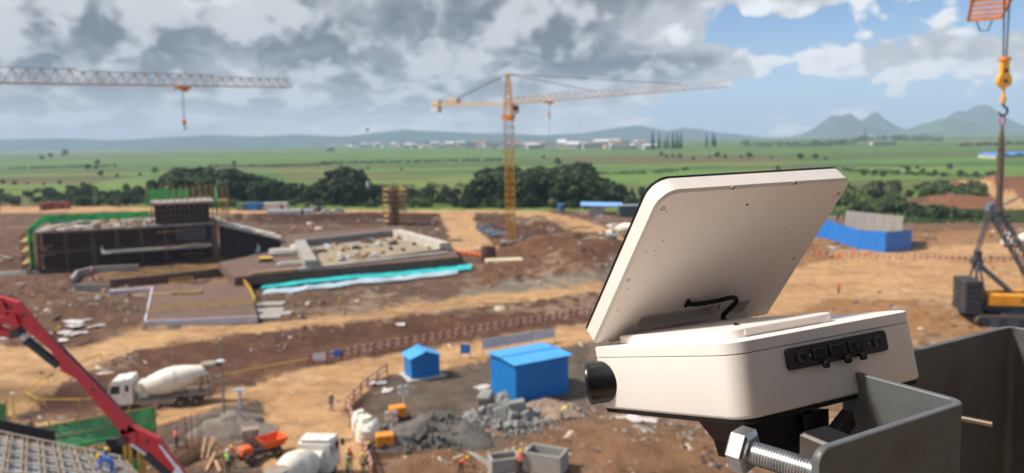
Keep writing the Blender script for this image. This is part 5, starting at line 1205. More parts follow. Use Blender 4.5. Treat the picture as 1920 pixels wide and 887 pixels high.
# ------------------------------------------------------------------ basin, terrace, pad
def basin():
    z = 2.4; t0 = P(488,552); t = thing('terrace', 'brown concrete terrace with a turquoise membrane along its foot', 'terrace', (t0.x,t0.y,0)); o = Vector((t0.x,t0.y,0))
    F1, F2 = G(452,536), G(868,502); top = [G(440,520,z), G(860,482,z), G(838,462,z), G(560,470,z), G(400,500,z)]
    f1, f2 = G(440,520,z), G(860,482,z)
    MB().slab([p-o for p in (f1, f2, G(845,456,z), G(745,424,z), G(540,440,z), G(520,470,z), G(410,492,z))][::1], 1.6).build('terrace_slab', m_brown, t)
    MB().slab([(p-o)*1.0+Vector((0,2.2,-1.2)) for p in (f1,f2,G(845,456,z),G(540,440,z),G(410,492,z))], 2.2).build('undercroft_shade', m_black, t)  # black body stands for the shaded gap below the terrace
    d = (f2-f1); n = 34; pm = MB().box((0,0,.75),(.14,.14,1.6)).mesh('prop', m_rust)
    for k in range(n): q = f1+d*(k/(n-1)); link('prop', pm, t).location = (q.x-o.x, q.y-o.y+.25, 0)
    MB().bar(f1-o+Vector((0,-.06,-1.35)), f2-o+Vector((0,-.06,-1.35)), .1, .5).build('edge_formwork', m_brown, t)
    for a, b, nm, m, w in (((488,546),(884,508),'turquoise_membrane', mat('turquoise_sheet', lin(46,184,182), .55, var=.2, scale=.5), 3.4),((492,556),(858,517),'white_membrane', mat('pale_blue_sheet', lin(176,192,202), .6, var=.15, scale=.5), 1.5)):
        u, v = P(*a), P(*b); nn = 30; V = []; Fc = []
        for k in range(nn+1):
            q = u.lerp(v,k/nn); zz = max(zat(q),.0)+.28
            V += [(q.x-o.x, q.y-o.y+w+.2*math.sin(k*1.7), zz+.55+.1*math.sin(k*2.3)), (q.x-o.x, q.y-o.y+w*.5, zz+.38), (q.x-o.x, q.y-o.y+.3*math.sin(k*1.1), zz+.05)]
        for k in range(nn): Fc += [(3*k,3*k+3,3*k+4,3*k+1),(3*k+1,3*k+4,3*k+5,3*k+2)]
        ob = MB().add(V,Fc).build(nm, m, t); ob.modifiers.new('thickness','SOLIDIFY').thickness = .04
    MB().bar(G(560,508,z)-o+Vector((0,0,.25)), G(838,476,z)-o+Vector((0,0,.25)), 1.0, .5).build('kerb_beam', m_clight, t)
    MB().bar(G(470,516,z)-o+Vector((0,0,.25)), G(560,508,z)-o+Vector((0,0,.25)), .8, .5).build('kerb_beam', m_tim, t)
    # the basin on top
    zt = z+1.7; c = [G(583,488,zt), G(562,450,zt), G(742,430,zt), G(834,455,zt)]
    b = thing('concrete_basin', 'rectangular concrete basin with pale walls and sandy floor', 'basin', (c[0].x,c[0].y,z)); o2 = Vector((c[0].x,c[0].y,z))
    for i, m in ((0,m_cgrey),(1,mat('basin_grey', lin(124,120,116), .9, var=.2, scale=.5)),(2,m_clight),(3,m_brown)):
        u, v = c[i], c[(i+1)%4]; hh = 1.7 if i != 3 else .55; w = (2.2,1.2,2.4,.7)[i]; e = (v-u).normalized()
        zz = z+hh/2-.02*i; MB().bar(Vector((u.x,u.y,zz))-o2, Vector((v.x,v.y,zz))-o2, w, hh).build('basin_wall', m, b)
    MB().slab([Vector((p.x,p.y,z+.12))-o2 for p in c], .15).build('sand_floor', mat('basin_sand', lin(150,134,110), .95, var=.3, scale=.35, dirt=lin(120,100,82), dirt_amt=.6), b)
    r = random.Random(3)
    for k in range(46):
        f, g = r.random()**.8, r.random(); q = c[0].lerp(c[3],f).lerp(c[1].lerp(c[2],f), .12+.76*g); s = r.uniform(.4,1.5)
        nm = thing('material_stack', 'small stack of stored material on the sandy basin floor', 'material stack', (q.x,q.y,z+.12), r.uniform(0,3), 'material stacks in the basin')
        MB().box((0,0,.2*s),(s*1.4,s*.8,.4*s),bev=.05).box((.2*s,.05,.5*s),(s*.7,s*.5,.25*s)).build('stack', r.choice((m_tim,m_clight,m_brown,m_tim,m_cw,m_black)), nm)
    # stepped blocks left of the basin
    for k, (x, y, w, dd, h, m) in enumerate(((533,475,6.0,8,.8,m_cgrey),(556,472,2.2,9,1.2,m_clight),(545,496,5,3.0,.5,m_cgrey))):
        q = G(x,y,z); s = thing('concrete_plinth', ('grey concrete base left of the basin','pale concrete base against the basin wall','low grey concrete base in front of the basin corner')[k], 'concrete base', (q.x,q.y,z-.2)); MB().box((0,0,h/2),(w,dd,h),rz=R_(18),bev=.05).box((0,.4,h+.1),(w*.8,dd*.7,.2),rz=R_(18)).build('block', m, s)
basin()
def pad():
    z = .9; c = [G(272,604,z), G(482,594,z), G(466,528,z), G(286,538,z)]; t = thing('foundation_pad', 'square dark foundation pad edged with white sheeting', 'foundation', (c[0].x,c[0].y,0)); o = Vector((c[0].x,c[0].y,0))
    MB().slab([p-o for p in c], 1.1).build('pad_slab', mat('damp_earth_slab', lin(104,80,66), .95, var=.2, scale=.4, bump=.3), t)
    ws = mat('white_lilac_sheet', lin(190,186,200), .6, var=.12, scale=.6)
    for a, b, w in ((c[0],c[1],.5),(c[0],c[3],.5)): MB().bar(a-o+Vector((0,0,-.35)), b-o+Vector((0,0,-.35)), .25, 1.0).build('edge_sheeting', ws, t)
    MB().bar(G(204,548,.4)-o, G(286,541,.6)-o, .6, .5).build('edge_sheeting', ws, t)
    p = G(352,550,z); s = thing('pallet', 'yellow framed pallet lying on the dark pad', 'pallet', p, R_(8)); 
    for k in range(4): MB().box((0,-.9+.6*k,.15),(4.2,.22,.2)).build('slat', m_pole, s)
    [MB().box((q_,0,.32),(.2,2.2,.12)).build('bearer', m_pole, s) for q_ in (-2,2)]
    p = G(303,552,z); s = thing('plank_pile', 'pale planks lying on the dark pad', 'planks', p, R_(5)); [MB().box((0,.3*k,.08),(3.2,.24,.1)).build('board', m_tim, s) for k in range(3)]
    for k, (x, y) in enumerate(((500,596),(508,572),(505,584),(520,590))):
        q = P(x,y); s = thing('concrete_slab', 'flat grey concrete slab beside the pad', 'slab', q, R_(6), 'flat slabs beside the pad'); MB().box((0,0,.12),(4.2,2.6,.35),bev=.04).build('slab', m_cgrey, s)
pad()
YR = 'yellow railings around the foundations'
rail_fence('yellow railing along the near edge of the dark pad', [(275,590),(330,584),(420,577),(478,572)], (m_yel,m_yel), 1.0, 3, 0, .06, 'yellow_railing', 'railing', YR, (.5,1.), z=.9)
rail_fence('yellow railing along the right edge of the dark pad', [(478,572),(470,550),(455,532)], (m_yel,m_yel), 1.0, 3, 0, .06, 'yellow_railing', 'railing', YR, (.5,1.), z=.9)
rail_fence('yellow railing in front of the unfinished building', [(205,524),(280,518),(330,514),(440,503)], (m_yel,m_yel), 1.0, 3, 0, .07, 'yellow_railing', 'railing', YR, (.5,1.))
rail_fence('short yellow railing behind the dark pad', [(318,534),(362,529)], (m_yel,m_yel), 1.0, 3, 0, .06, 'yellow_railing', 'railing', YR, (.5,1.))
def low_wall(label, pts, h, w, m, name='retaining_wall', cat='wall'):
    q = [P(*p) for p in pts]; t = thing(name, label, cat, q[0])
    for a, b in zip(q[:-1], q[1:]): MB().bar(a-q[0]+Vector((0,0,h/2-.1)), b-q[0]+Vector((0,0,h/2-.1)), w, h).build('wall_segment', m, t)
low_wall('curved low concrete wall in front of the unfinished building', [(135,535),(145,520),(175,512),(260,508)], 1.4, .5, m_cgrey); low_wall('dark brown retaining wall between the pad and the building', [(206,540),(300,530),(440,514)], 1.6, .6, m_brown)
low_wall('grey panel wall beside the turquoise puddle', [(140,545),(205,545)], 1.2, .3, m_cgrey)
q = P(500,513); s = thing('compressor', 'small yellow topped machine on the terrace corner', 'machine', q+Vector((0,0,1.2)), R_(10)); MB().box((0,0,.9),(2.4,1.5,1.6),bev=.1).build('body', m_dark, s); MB().box((0,0,1.85),(2.5,1.6,.35),bev=.1).build('canopy', m_yel, s); [wheel(s, x, y, .4, .2) for x in (-.8,.8) for y in (-.8,.8)]
# ------------------------------------------------------------------ scaffolded pier, silo pole, rust tank
def pier():
    p = P(741,420); t = thing('scaffolded_pier', 'tall concrete pier wrapped in timber scaffold platforms', 'pier', p, R_(12)); H = (420-350)*p.y/FPX; w = 6.6
    MB().box((0,0,H/2),(2.6,2.6,H),bev=.05).build('pier_shaft', m_brown, t)
    for k in range(7):
        z = H*(k+.6)/7
        for s in (-1,1): MB().box((0,s*w*.40,z),(w,1.2,.16)).build('scaffold_board', m_pole, t); MB().box((s*w*.40,0,z+.02),(1.2,w*.62,.16)).build('scaffold_board', m_pole, t)
        for s in (-1,1): MB().bar((-w/2,s*w/2,z+1),(w/2,s*w/2,z+1),.1).build('guard_rail', m_pole, t)
    for x in (-w/2,-w/6,w/6,w/2):
        for y in (-w/2,w/2): MB().cyl((x,y,0),(x,y,H+.8),.1,n=6).build('scaffold_standard', m_pole, t)
pier()
p = P(691,385); s = thing('silo_post', 'white cylindrical post standing by the far tree belt', 'post', p); MB().cyl((0,0,0),(0,0,(385-340)*p.y/FPX),.75,.6,14).build('shaft', m_cw, s, True); MB().box((1.6,0,.9),(2.6,2.2,1.8),bev=.1).build('base_cabinet', m_cw, s)
p = P(916,490); s = thing('rusty_casing', 'dark rusty round casing beside the terrace end', 'casing', p); MB().lathe((0,0,0),(0,0,1),[(0,1.5),(.1,1.55),(2.9,1.55),(3.0,1.5),(3.0,1.3),(1.5,1.3)],22).build('shell', mat('dark_rust', lin(82,48,40), .85, var=.25, scale=1), s, True)
for k in range(9): MB().cyl((1.3*math.cos(k*.7),1.3*math.sin(k*.7),0),(1.3*math.cos(k*.7),1.3*math.sin(k*.7),3.6),.05,n=5).build('starter_bar', m_rust, s)
p = P(880,478); s = thing('orange_barrier', 'orange plastic barrier lying at the end of the terrace', 'barrier', p, R_(-40)); [MB().box((1.6*k-3,0,.35),(1.5,.5,.75),bev=.12).build('segment', mat('barrier_orange', lin(228,106,56), .5), s) for k in range(5)]
p = P(945,492); s = thing('sand_slab', 'pale sand coloured slab beside the rusty casing', 'slab', p, R_(8)); MB().box((0,0,.2),(7.5,3.4,.7),bev=.15).build('slab', m_sand, s)
# ------------------------------------------------------------------ deck with reinforcement and green nets, lower left corner
def deck():
    z = 6.0; q = lambda x, y, dz=0: G(x,y,z+dz); o = q(0,900); t = thing('formwork_deck', 'grey formwork deck under a grid of reinforcement beams at the lower left', 'formwork deck', (o.x,o.y,0)); o = Vector((o.x,o.y,0))
    c = [q(-120,930), q(300,960), q(228,868), q(-60,806)]
    MB().slab([p-o for p in c], .4).build('deck_slab', mat('formwork_ply', lin(128,136,142), .8, var=.2, scale=.8, dirt=lin(92,88,86), dirt_amt=.6), t)
    for i in range(6):
        p = c[i % 4]; MB().box((p.x-o.x,p.y-o.y,z/2-.2),(.4,.4,z-.4)).build('prop', m_rust, t) if i < 4 else None
    mg = mat('rebar_grid', lin(146,132,120), .8, .1, var=.25, scale=2)
    for k in range(7):
        f = k/6; a = c[3].lerp(c[0],f); b = c[2].lerp(c[1],f); MB().bar(a-o+Vector((0,0,.38)), b-o+Vector((0,0,.38)), .10, .09).bar(a-o+Vector((0,0,.12)), b-o+Vector((0,0,.12)), .07, .06).build('rebar_beam', mg, t)
    for k in range(11):
        f = k/10; a = c[3].lerp(c[2],f); b = c[0].lerp(c[1],f); mb = MB()
        for dx in (-.16,.16): mb.bar(a-o+Vector((dx,0,.30)), b-o+Vector((dx,0,.30)), .07)
        mb.bar(a-o+Vector((0,0,.1)), b-o+Vector((0,0,.1)), .28, .05); mb.build('rebar_beam', mg, t)
    n = 30; a, b = c[3]-o, c[2]-o+(c[3]-c[2])*.42
    MB().bar(a+Vector((0,.3,.5)), b+Vector((0,.3,.5)), .12, 1.0).build('edge_form', m_black, t)
    for k in range(n): p = a.lerp(b,k/(n-1)); MB().bar(p+Vector((0,.18,.0)), p+Vector((0,.18,1.1)), .07).build('form_stud', m_dark, t)
    # black formwork hole and column bars to the right of the workers
    p = q(222,850)-o; MB().box((p.x,p.y+.8,z+.1),(2.2,.3,1.1)).build('edge_form', m_black, t)
    for k, x in enumerate((236,246,262,272)):
        p = q(x,872)-o; MB().bar((p.x,p.y,0),(p.x,p.y,z+2.0),.16).build('yellow_post', mat('post_yellow', lin(210,160,54), .6, var=.15, scale=2), t)
    for zz in (z-.8,z+.5): a_, b_ = q(236,872)-o, q(272,872)-o; MB().bar((a_.x,a_.y,zz),(b_.x,b_.y,zz),.1).build('yellow_rail', m_rust, t)
    def net(label, tl, tr_, bl, br_, Y0, Y1, n=5):
        A0, A1, B0, B1 = at(*tl,Y0), at(*tr_,Y1), at(*bl,Y0), at(*br_,Y1); s = thing('net_fence', label, 'net fence', (A0.x,A0.y,0), 0, 'green net fences beside the deck'); oo = Vector((A0.x,A0.y,0)); N_ = 24; V = []; F = []
        for k in range(N_+1):
            f = k/N_; u, v = A0.lerp(A1,f), B0.lerp(B1,f)
            for j in range(5): w = u.lerp(v,j/4)-oo; V.append((w.x, w.y+.10*math.sin(k*1.7+j), w.z+.05*math.sin(k*2.3)*(j in (0,4))))
        for k in range(N_):
            for j in range(4): a_ = k*5+j; F.append((a_,a_+5,a_+6,a_+1))
        ob = MB().add(V,F).build('net', mat('pale_green_net', lin(120,184,132), .9, var=.15, scale=.5, dirt=lin(80,150,110), dirt_amt=.5), s); ob.modifiers.new('thickness','SOLIDIFY').thickness = .03
        for k in range(n+1):
            f = k/n; u, v = A0.lerp(A1,f)-oo, B0.lerp(B1,f)-oo; MB().cyl((v.x,v.y-.12,0),(u.x,u.y-.12,u.z+.4),.06,n=6).build('post', m_pole, s)
        for j in (0,2): u, v = A0.lerp(B0,j/4)-oo, A1.lerp(B1,j/4)-oo; MB().bar(u+Vector((0,-.1,0)), v+Vector((0,-.1,0)), .06).build('rail', m_pole, s)
        MB().bar(B0-oo+Vector((0,-.06,0)), B1-oo+Vector((0,-.06,0)), .1, .3).build('hem', m_net, s)
    net('long pale green net fence beyond the deck, crossed by the red boom', (38,806),(292,762),(120,840),(292,806), 53, 57)
    net('short green net fence at the left edge', (-60,748),(13,756),(-60,812),(13,806), 56, 56, 2)
    net('lower green net strip beside the workers on the deck', (150,846),(272,824),(160,866),(272,878), 50, 51, 4)
    p = P(28,806); s = thing('yellow_marker_post', 'thin yellow marker post left of the net fence', 'post', p); MB().cyl((0,0,0),(0,0,3.2),.09,n=8).build('shaft', m_yel, s); MB().box((0,0,3.25),(.3,.3,.25)).build('cap', m_cw, s)
deck()
let_light_through(MATS['pale_green_net'])

# ------------------------------------------------------------------ the far edge of the site: containers, cars, canopy, hoarding
def box_cabin(label, px, w, d, h, m, rz=0, mroof=None, name='site_container', cat='container', grp='site containers by the far road'):
    p = P(*px); t = thing(name, label, cat, p, rz, grp); MB().box((0,0,h/2),(w,d,h),bev=.06).build('body', m, t); MB().box((0,0,h+.06),(w+.2,d+.2,.12)).build('roof', mroof or m, t)
    n = int(w/1.2)
    for k in range(n): MB().box((-w/2+w*(k+.5)/n,-d/2-.02,h/2),(.12,.06,h*.86)).build('rib', m, t)
    MB().box((w*.28,-d/2-.03,1.05),(.9,.05,2.0)).build('door', m_dark if m is not m_dark else m_cw, t); return t
m_wc = mat('cabin_white', lin(206,202,190), .6, var=.08); m_wb = mat('cabin_blue', lin(40,120,190), .5, var=.08); m_wg = mat('cabin_green', lin(110,140,120), .6)
box_cabin('pale green striped container left of the blue one', (456,394), 4.2, 2.6, 2.7, m_wg); box_cabin('blue container between two pale ones', (479,394), 6.0, 2.6, 2.7, m_wb); box_cabin('long cream container right of the blue one', (518,393), 9.0, 2.6, 2.6, m_wc)
box_cabin('low white row of stored panels in front of the cream container', (545,402), 16, 2.2, 1.5, mat('panel_white', lin(214,214,220), .5, var=.06), name='panel_stack', cat='panel stack'); box_cabin('small blue cabin at the far tree belt', (641,383), 5.2, 2.6, 3.0, m_wb)
box_cabin('low grey stack between the white panels and the cars', (592,397), 6.0, 3.0, 1.6, mat('stack_grey', lin(120,116,110), .8), name='panel_stack', cat='panel stack')
box_cabin('rust red tank body parked at the left by the trees', (108,392), 9.5, 2.6, 2.8, mat('tank_rust', lin(150,84,66), .7, var=.15), name='tank_body', cat='tank'); box_cabin('small rust red cabin left of the tank body', (84,394), 2.6, 2.6, 2.9, MATS['tank_rust'], name='tank_body', cat='tank')
box_cabin('small blue cabin below the large dark trees', (1052,396), 2.2, 2.0, 2.4, mat('cabin_sky', lin(96,150,220), .5)); box_cabin('turquoise drum cabin by the guard rail near the lid', (1148,458), 1.9, 1.9, 2.0, mat('drum_teal', lin(70,170,190), .5)); box_cabin('dark cabin with a pale blue front beside the canopy', (1186,406), 9, 4, 3.6, mat('cabin_dark', lin(74,84,90), .7), 0, mat('cabin_roof_grey', lin(150,160,160), .5))
def car(label, px, rz, m):
    p = P(*px); t = thing('parked_car', label, 'car', p, rz, 'cars parked at the far road')
    MB().prism([(-2.1,.35),(2.1,.35),(2.15,.75),(1.3,.95),(.6,1.45),(-1.2,1.48),(-1.9,1.0),(-2.15,.9)], 1.75, XZ, (0,.875,0)).build('body', m, t); MB().prism([(1.1,.98),(.55,1.38),(-1.1,1.40),(-1.7,1.0)], 1.79, XZ, (0,.895,0)).build('window', m_winglass, t)
    for x in (-1.3,1.3):
        for y in (-.8,.8): wheel(t, x, y, .33, .22)
car('white car parked nearest the stored panels', (614,400), R_(15), m_cw); car('silver car parked right of the white one', (635,399), R_(190), mat('car_silver', lin(190,194,200), .35, .2))
car('white car parked against the panel row end', (578,401), R_(8), m_cw)
def canopy():
    p = P(1128,404); t = thing('canopy_shelter', 'open shelter with a pale blue roof below the dark trees', 'shelter', p, R_(-6)); w, d, h = 13.5, 6, 3.6
    for x in (-w/2+.4,0,w/2-.4):
        for y in (-d/2+.3,d/2-.3): MB().cyl((x,y,0),(x,y,h),.12,n=8).build('post', m_cw, t)
    MB().slab([(-w/2,-d/2,h),(w/2,-d/2,h-.4),(w/2,d/2,h+.3),(-w/2,d/2,h+.7)], .25).build('roof', mat('canopy_blue', lin(120,168,224), .4, var=.05), t); MB().box((-1.5,1.5,1.3),(5,2.4,2.6)).build('cabin', m_wc, t); MB().box((3,1.5,.5),(4,1.5,1.0)).build('workbench', m_yel, t)
canopy()
def hoarding():
    pts = [P(1500,440),P(1560,450),P(1610,468),P(1660,473),P(1708,468)]; t = thing('blue_hoarding', 'curved blue steel hoarding with a pale wall behind it', 'hoarding', pts[0]); o = pts[0]; h = 4.3
    for a, b in zip(pts[:-1], pts[1:]):
        n = max(2, round((b-a).length/2.2))
        for k in range(n):
            u, v = a.lerp(b,(k+.01)/n)-o, a.lerp(b,(k+.99)/n)-o; MB().bar(u+Vector((0,0,h/2)), v+Vector((0,0,h/2)), .08, h).build('panel', mat('hoarding_blue', lin(38,116,196), .45, var=.06, scale=.5), t)
    e = P(1709,452); MB().bar(pts[-1]-o+Vector((0,0,h/2)), e-o+Vector((0,0,h/2)), .08, h).build('panel', MATS['hoarding_blue'], t)
    w = thing('white_panel_wall', 'pale concrete panel wall standing behind the blue hoarding', 'wall', P(1584,448)); oo = w.location.copy(); a, b = P(1584,440), P(1692,446)
    for k in range(6): u, v = a.lerp(b,(k+.02)/6)-oo, a.lerp(b,(k+.98)/6)-oo; MB().bar(u+Vector((0,0,2.9)), v+Vector((0,0,2.9)), .25, 5.8-.25*k).build('panel', mat('cream_panel', lin(214,206,190), .8, var=.08, scale=.5), w)
    w = thing('white_panel_wall', 'single pale concrete panel beside the lid edge', 'wall', P(1552,440)); MB().box((0,0,2.3),(4,.3,4.6)).build('panel', MATS['cream_panel'], w)
hoarding()
def far_shed():
    p = P(1900,296); t = thing('factory_shed', 'long factory shed with a blue roof at the far right', 'factory', p); MB().box((8,0,1.5),(66,28,3),).build('wall', m_clight, t)
    for k in range(5): x = -26+14*k; MB().prism([(-7.2,3),(7.2,3),(0,5.4)], 30, XZ, (x+8,15,0)).build('roof_bay', mat('far_blue_roof', lin(70,130,200), .4, var=.08), t)
far_shed()
# steel plates, planks, pipes stored along the far road ---------------------
r = random.Random(12)
for k in range(26):
    f = r.random(); x, y = 1010+f*150+r.uniform(-8,8), 412+f*34+r.uniform(-6,8)
    o = thing('stored_planks', 'stack of pale planks laid out beside the far road', 'planks', P(x,y), R_(-35+r.uniform(-12,12)), 'planks laid out by the far road'); L = r.uniform(3,8)
    for j in range(3): MB().box((0,.35*j,.12+.05*(j % 2)),(L,.3,.2)).build('board', (m_tim,m_pole,m_rust)[k % 3], o)
for k in range(9):
    o = thing('steel_beams', 'bluish steel beams stacked beside the tower crane', 'steel beams', P(905+k*4.5,428+k*1.8+r.uniform(-2,3)), R_(20+r.uniform(-15,15)), 'steel beams near the tower crane')
    for j in range(2): MB().box((0,.5*j,.2),(4.5,.3,.4)).box((0,.5*j,.45),(4.5,.42,.06)).build('beam', mat('blue_grey_steel', lin(134,142,150), .5, .2), o)
for k, (x, y) in enumerate(((133,604),(140,612),(150,606),(163,602),(185,612),(122,625),(135,628),(149,626),(118,640),(66,634),(80,628),(172,615),(20,634),(1190,788),(1215,792),(708,720),(725,735),(752,610),(905,728),(1130,660))):
    o = thing('foam_sheet', 'torn white sheet lying on bare earth', 'sheet', P(x,y), r.uniform(0,3), 'white sheets scattered on the earth'); s = r.uniform(.6,1.3); n = 5; V = []; F = []
    for i in range(n+1):
        for j in range(n+1): V.append(((i/n-.5)*s*1.9*(1+.2*math.sin(j*2+k)), (j/n-.5)*s*1.3*(1+.2*math.sin(i+k)), .08+.14*abs(math.sin(i*1.3+j*.9+k))))
    for i in range(n):
        for j in range(n): a = i*(n+1)+j; F.append((a,a+n+1,a+n+2,a+1))
    ob = MB().add(V,F).build('sheet', mat('sheet_white', lin(196,186,182), .7, var=.15, scale=3), o); ob.modifiers.new('thickness','SOLIDIFY').thickness = .03
# ------------------------------------------------------------------ vegetation
def leaf_mat(name, c1, c2):
    m = bpy.data.materials.new(name); m.use_nodes = True; nt = m.node_tree; N = nt.nodes; L = nt.links; b = N['Principled BSDF']; b.inputs['Roughness'].default_value = .75; b.inputs['Specular IOR Level'].default_value = .25
    tc = N.new('ShaderNodeTexCoord'); nz = N.new('ShaderNodeTexNoise'); nz.inputs['Scale'].default_value = .55; nz.inputs['Detail'].default_value = 5; L.new(tc.outputs['Object'], nz.inputs['Vector'])
    oi = N.new('ShaderNodeObjectInfo'); ad = N.new('ShaderNodeMath'); ad.operation = 'MULTIPLY_ADD'; L.new(oi.outputs['Random'], ad.inputs[0]); ad.inputs[1].default_value = .6; ad.inputs[2].default_value = -.3
    s = N.new('ShaderNodeMath'); s.operation = 'ADD'; L.new(nz.outputs[0], s.inputs[0]); L.new(ad.outputs[0], s.inputs[1])
    mr = N.new('ShaderNodeMapRange'); L.new(s.outputs[0], mr.inputs[0]); mr.inputs[1].default_value = .25; mr.inputs[2].default_value = .8
    mx = N.new('ShaderNodeMix'); mx.data_type = 'RGBA'; L.new(mr.outputs[0], mx.inputs[0]); mx.inputs[6].default_value = (*c1,1); mx.inputs[7].default_value = (*c2,1); L.new(mx.outputs[2], b.inputs['Base Color'])
    return m
m_leaf = leaf_mat('dark_foliage', (.020,.036,.015), (.085,.120,.045)); m_leaf2 = leaf_mat('scrub_foliage', (.05,.085,.028), (.13,.165,.065)); m_bark = mat('bark', lin(92,78,64), .95, var=.25, scale=2)
def leaves(rs, blobs, n, size):
    """leaf sized quads through the outer half of every blob"""
    C_ = np.array([b[:3] for b in blobs]); Rr = np.array([b[3:] for b in blobs]); w = (Rr[:,0]*Rr[:,1]*Rr[:,2])**(2/3); w /= w.sum(); i = rs.choice(len(blobs), n, p=w)
    d = rs.normal(size=(n,3)); d /= np.linalg.norm(d,axis=1)[:,None]; rad = rs.uniform(.45,1.06,n)**.6; c = C_[i] + d*Rr[i]*rad[:,None]
    u = rs.normal(size=(n,3)); u /= np.linalg.norm(u,axis=1)[:,None]; v = np.cross(d, u)+.3*rs.normal(size=(n,3)); v /= np.linalg.norm(v,axis=1)[:,None]; s = size*rs.uniform(.5,1.35,n)[:,None]
    V = np.stack([c-u*s*.5, c+v*s*.42, c+u*s*.6, c-v*s*.38],1).reshape(-1,3); F = np.arange(4*n).reshape(-1,4); return V, F
def np_mesh(name, V, F, m):
    me = bpy.data.meshes.new(name); me.vertices.add(len(V)); me.vertices.foreach_set('co', V.astype(np.float32).ravel()); me.loops.add(F.size); me.loops.foreach_set('vertex_index', F.astype(np.int32).ravel())
    me.polygons.add(len(F)); me.polygons.foreach_set('loop_start', np.arange(0,F.size,F.shape[1],dtype=np.int32)); me.update(calc_edges=True); me.materials.append(m); return me
def tree_kind(seed, h, w, n, size, kind='broad', m=None):
    rs = np.random.default_rng(seed); r = random.Random(seed); blobs = []; tr = MB()
    if kind == 'broad':
        tr.tube([(0,0,-.3),(.1,.1,h*.3),(r.uniform(-.4,.4),r.uniform(-.4,.4),h*.62)], [h*.028,h*.022,h*.010], 7)
        for k in range(19):
            a = r.uniform(0,6.28); zz = h*r.uniform(.22,.90); q = w*.5*r.uniform(.2,.95)*(1.15-abs(zz/h-.5)); p = (q*math.cos(a), q*math.sin(a), zz); s = r.uniform(.09,.21)*w
            blobs.append((*p, s, s, s*r.uniform(.7,1.0))); tr.tube([(0,0,zz*.55),(p[0]*.6,p[1]*.6,zz*.85),p],[h*.012,h*.008,h*.003],5)
        blobs.append((r.uniform(-.5,.5),0,h*.86,w*.2,w*.2,h*.12))
    elif kind == 'feather':
        tr.tube([(0,0,-.3),(.2,0,h*.4),(.3,.1,h*.9)], [h*.022,h*.016,h*.004], 7)
        for k in range(14):
            zz = h*(.22+.74*k/13); a = k*2.4; q = w*.5*(1-.6*(k/13))*r.uniform(.4,.9); p = (q*math.cos(a), q*math.sin(a), zz); s = w*.2*(1.1-.5*k/13); blobs.append((*p, s, s, s*.65)); tr.tube([(.1,0,zz*.92),p],[h*.007,h*.002],5)
    elif kind == 'spire':
        tr.tube([(0,0,-.3),(0,0,h)], [h*.018,h*.003], 6)
        for k in range(12): f = k/11; s = w*.5*(1-.8*f)+.1; blobs.append((0,0,h*(.12+.86*f), s, s, h*.045))
    else:
        tr.tube([(0,0,-.2),(.1,0,h*.5)], [h*.05,h*.02], 5)
        for k in range(8): a = r.uniform(0,6.28); q = w*.5*r.uniform(.1,.7); s = w*r.uniform(.18,.3); blobs.append((q*math.cos(a), q*math.sin(a), h*r.uniform(.25,.65), s, s, h*.33))
    V, F = leaves(rs, blobs, n, size); V[:,2] = np.maximum(V[:,2], .02)
    return tr.mesh('trunk', m_bark), np_mesh('crown', V, F, m or m_leaf)
def plant(kindmesh, p, label, cat, group, s, rz, name):
    t = thing(name, label, cat, p, rz, group); t.scale = s if isinstance(s,tuple) else (s,s,s); link('trunk', kindmesh[0], t); link('crown', kindmesh[1], t); return t
KB = [tree_kind(k, 10, 9.5, 1700, .95) for k in range(5)] + [tree_kind(10+k, 10, 6.5, 1300, .85, 'feather') for k in range(3)]
KS = [tree_kind(30+k, 3, 4.2, 420, .55, 'bush', m_leaf2) for k in range(3)] + [tree_kind(35, 3, 4.4, 420, .55, 'bush', m_leaf)]
KF = [tree_kind(40+k, 10, 11, 300, 1.9) for k in range(3)]; KP = [tree_kind(50+k, 30, 7.5, 420, 2.0, 'spire') for k in range(2)]
r = random.Random(21)
XS = [20,100,140,260,330,420,470,520,560,620,650,690,720,770,800,880,905,950,985,1010,1040,1080,1110,1150,1190,1240]
TS = [372,366,358,352,322,318,326,340,350,338,312,340,352,356,352,350,322,316,326,314,322,310,322,345,352,356]
def belt(x0, x1, step, yb, drop, jit=3):
    x = x0
    while x < x1:
        X = x + r.uniform(-step*.4, step*.4); top = np.interp(X, XS, TS) + drop + r.uniform(-3,6); b = yb + r.uniform(-jit,jit); p = P(X, b); h = max(3.0, (b-top)*p.y/FPX*1.12)
        k = r.choice(KB[:5]) if (r.random() < .72) else r.choice(KB[5:]); plant(k, p, 'dark green leafy tree in the tree belt behind the site', 'tree', 'trees of the belt behind the site', (h/10*r.uniform(.9,1.25), h/10*r.uniform(.9,1.25), h/10), r.uniform(0,6.28), 'tree'); x += step
belt(96,1215,14,368,0,2); belt(100,1215,14,377,6,2.5); belt(118,700,13,385,18,2.5); belt(760,1200,12,386,16,2.5)
for k in range(40):     # the pale scrubby skirt in front of the belt
    X = r.uniform(430,1090); p = P(X, r.uniform(386,391)); plant(r.choice(KS), p, 'low green shrub at the foot of the tree belt', 'shrub', 'shrubs along the tree belt', r.uniform(.7,1.3), r.uniform(0,6), 'shrub')
for k in range(46):
    X = r.uniform(-10,270); Y_ = r.uniform(352,388); p = P(X, Y_); plant(r.choice(KS), p, 'rough green shrub on the slope left of the building', 'shrub', 'shrubs left of the building', r.uniform(.9,1.8), r.uniform(0,6), 'shrub')
for k in range(120):    # scrub on the right
    X = r.uniform(1500,1850); Y_ = r.uniform(352,402) if X < 1720 else r.uniform(348,378) ; p = P(X, Y_)
    if X > 1700 and Y_ > 372: p = P(X, 398+r.uniform(0,14))
    plant(r.choice(KS), p, 'rough green shrub on the waste ground at the right', 'shrub', 'shrubs on the waste ground', r.uniform(.6,1.5), r.uniform(0,6), 'shrub')
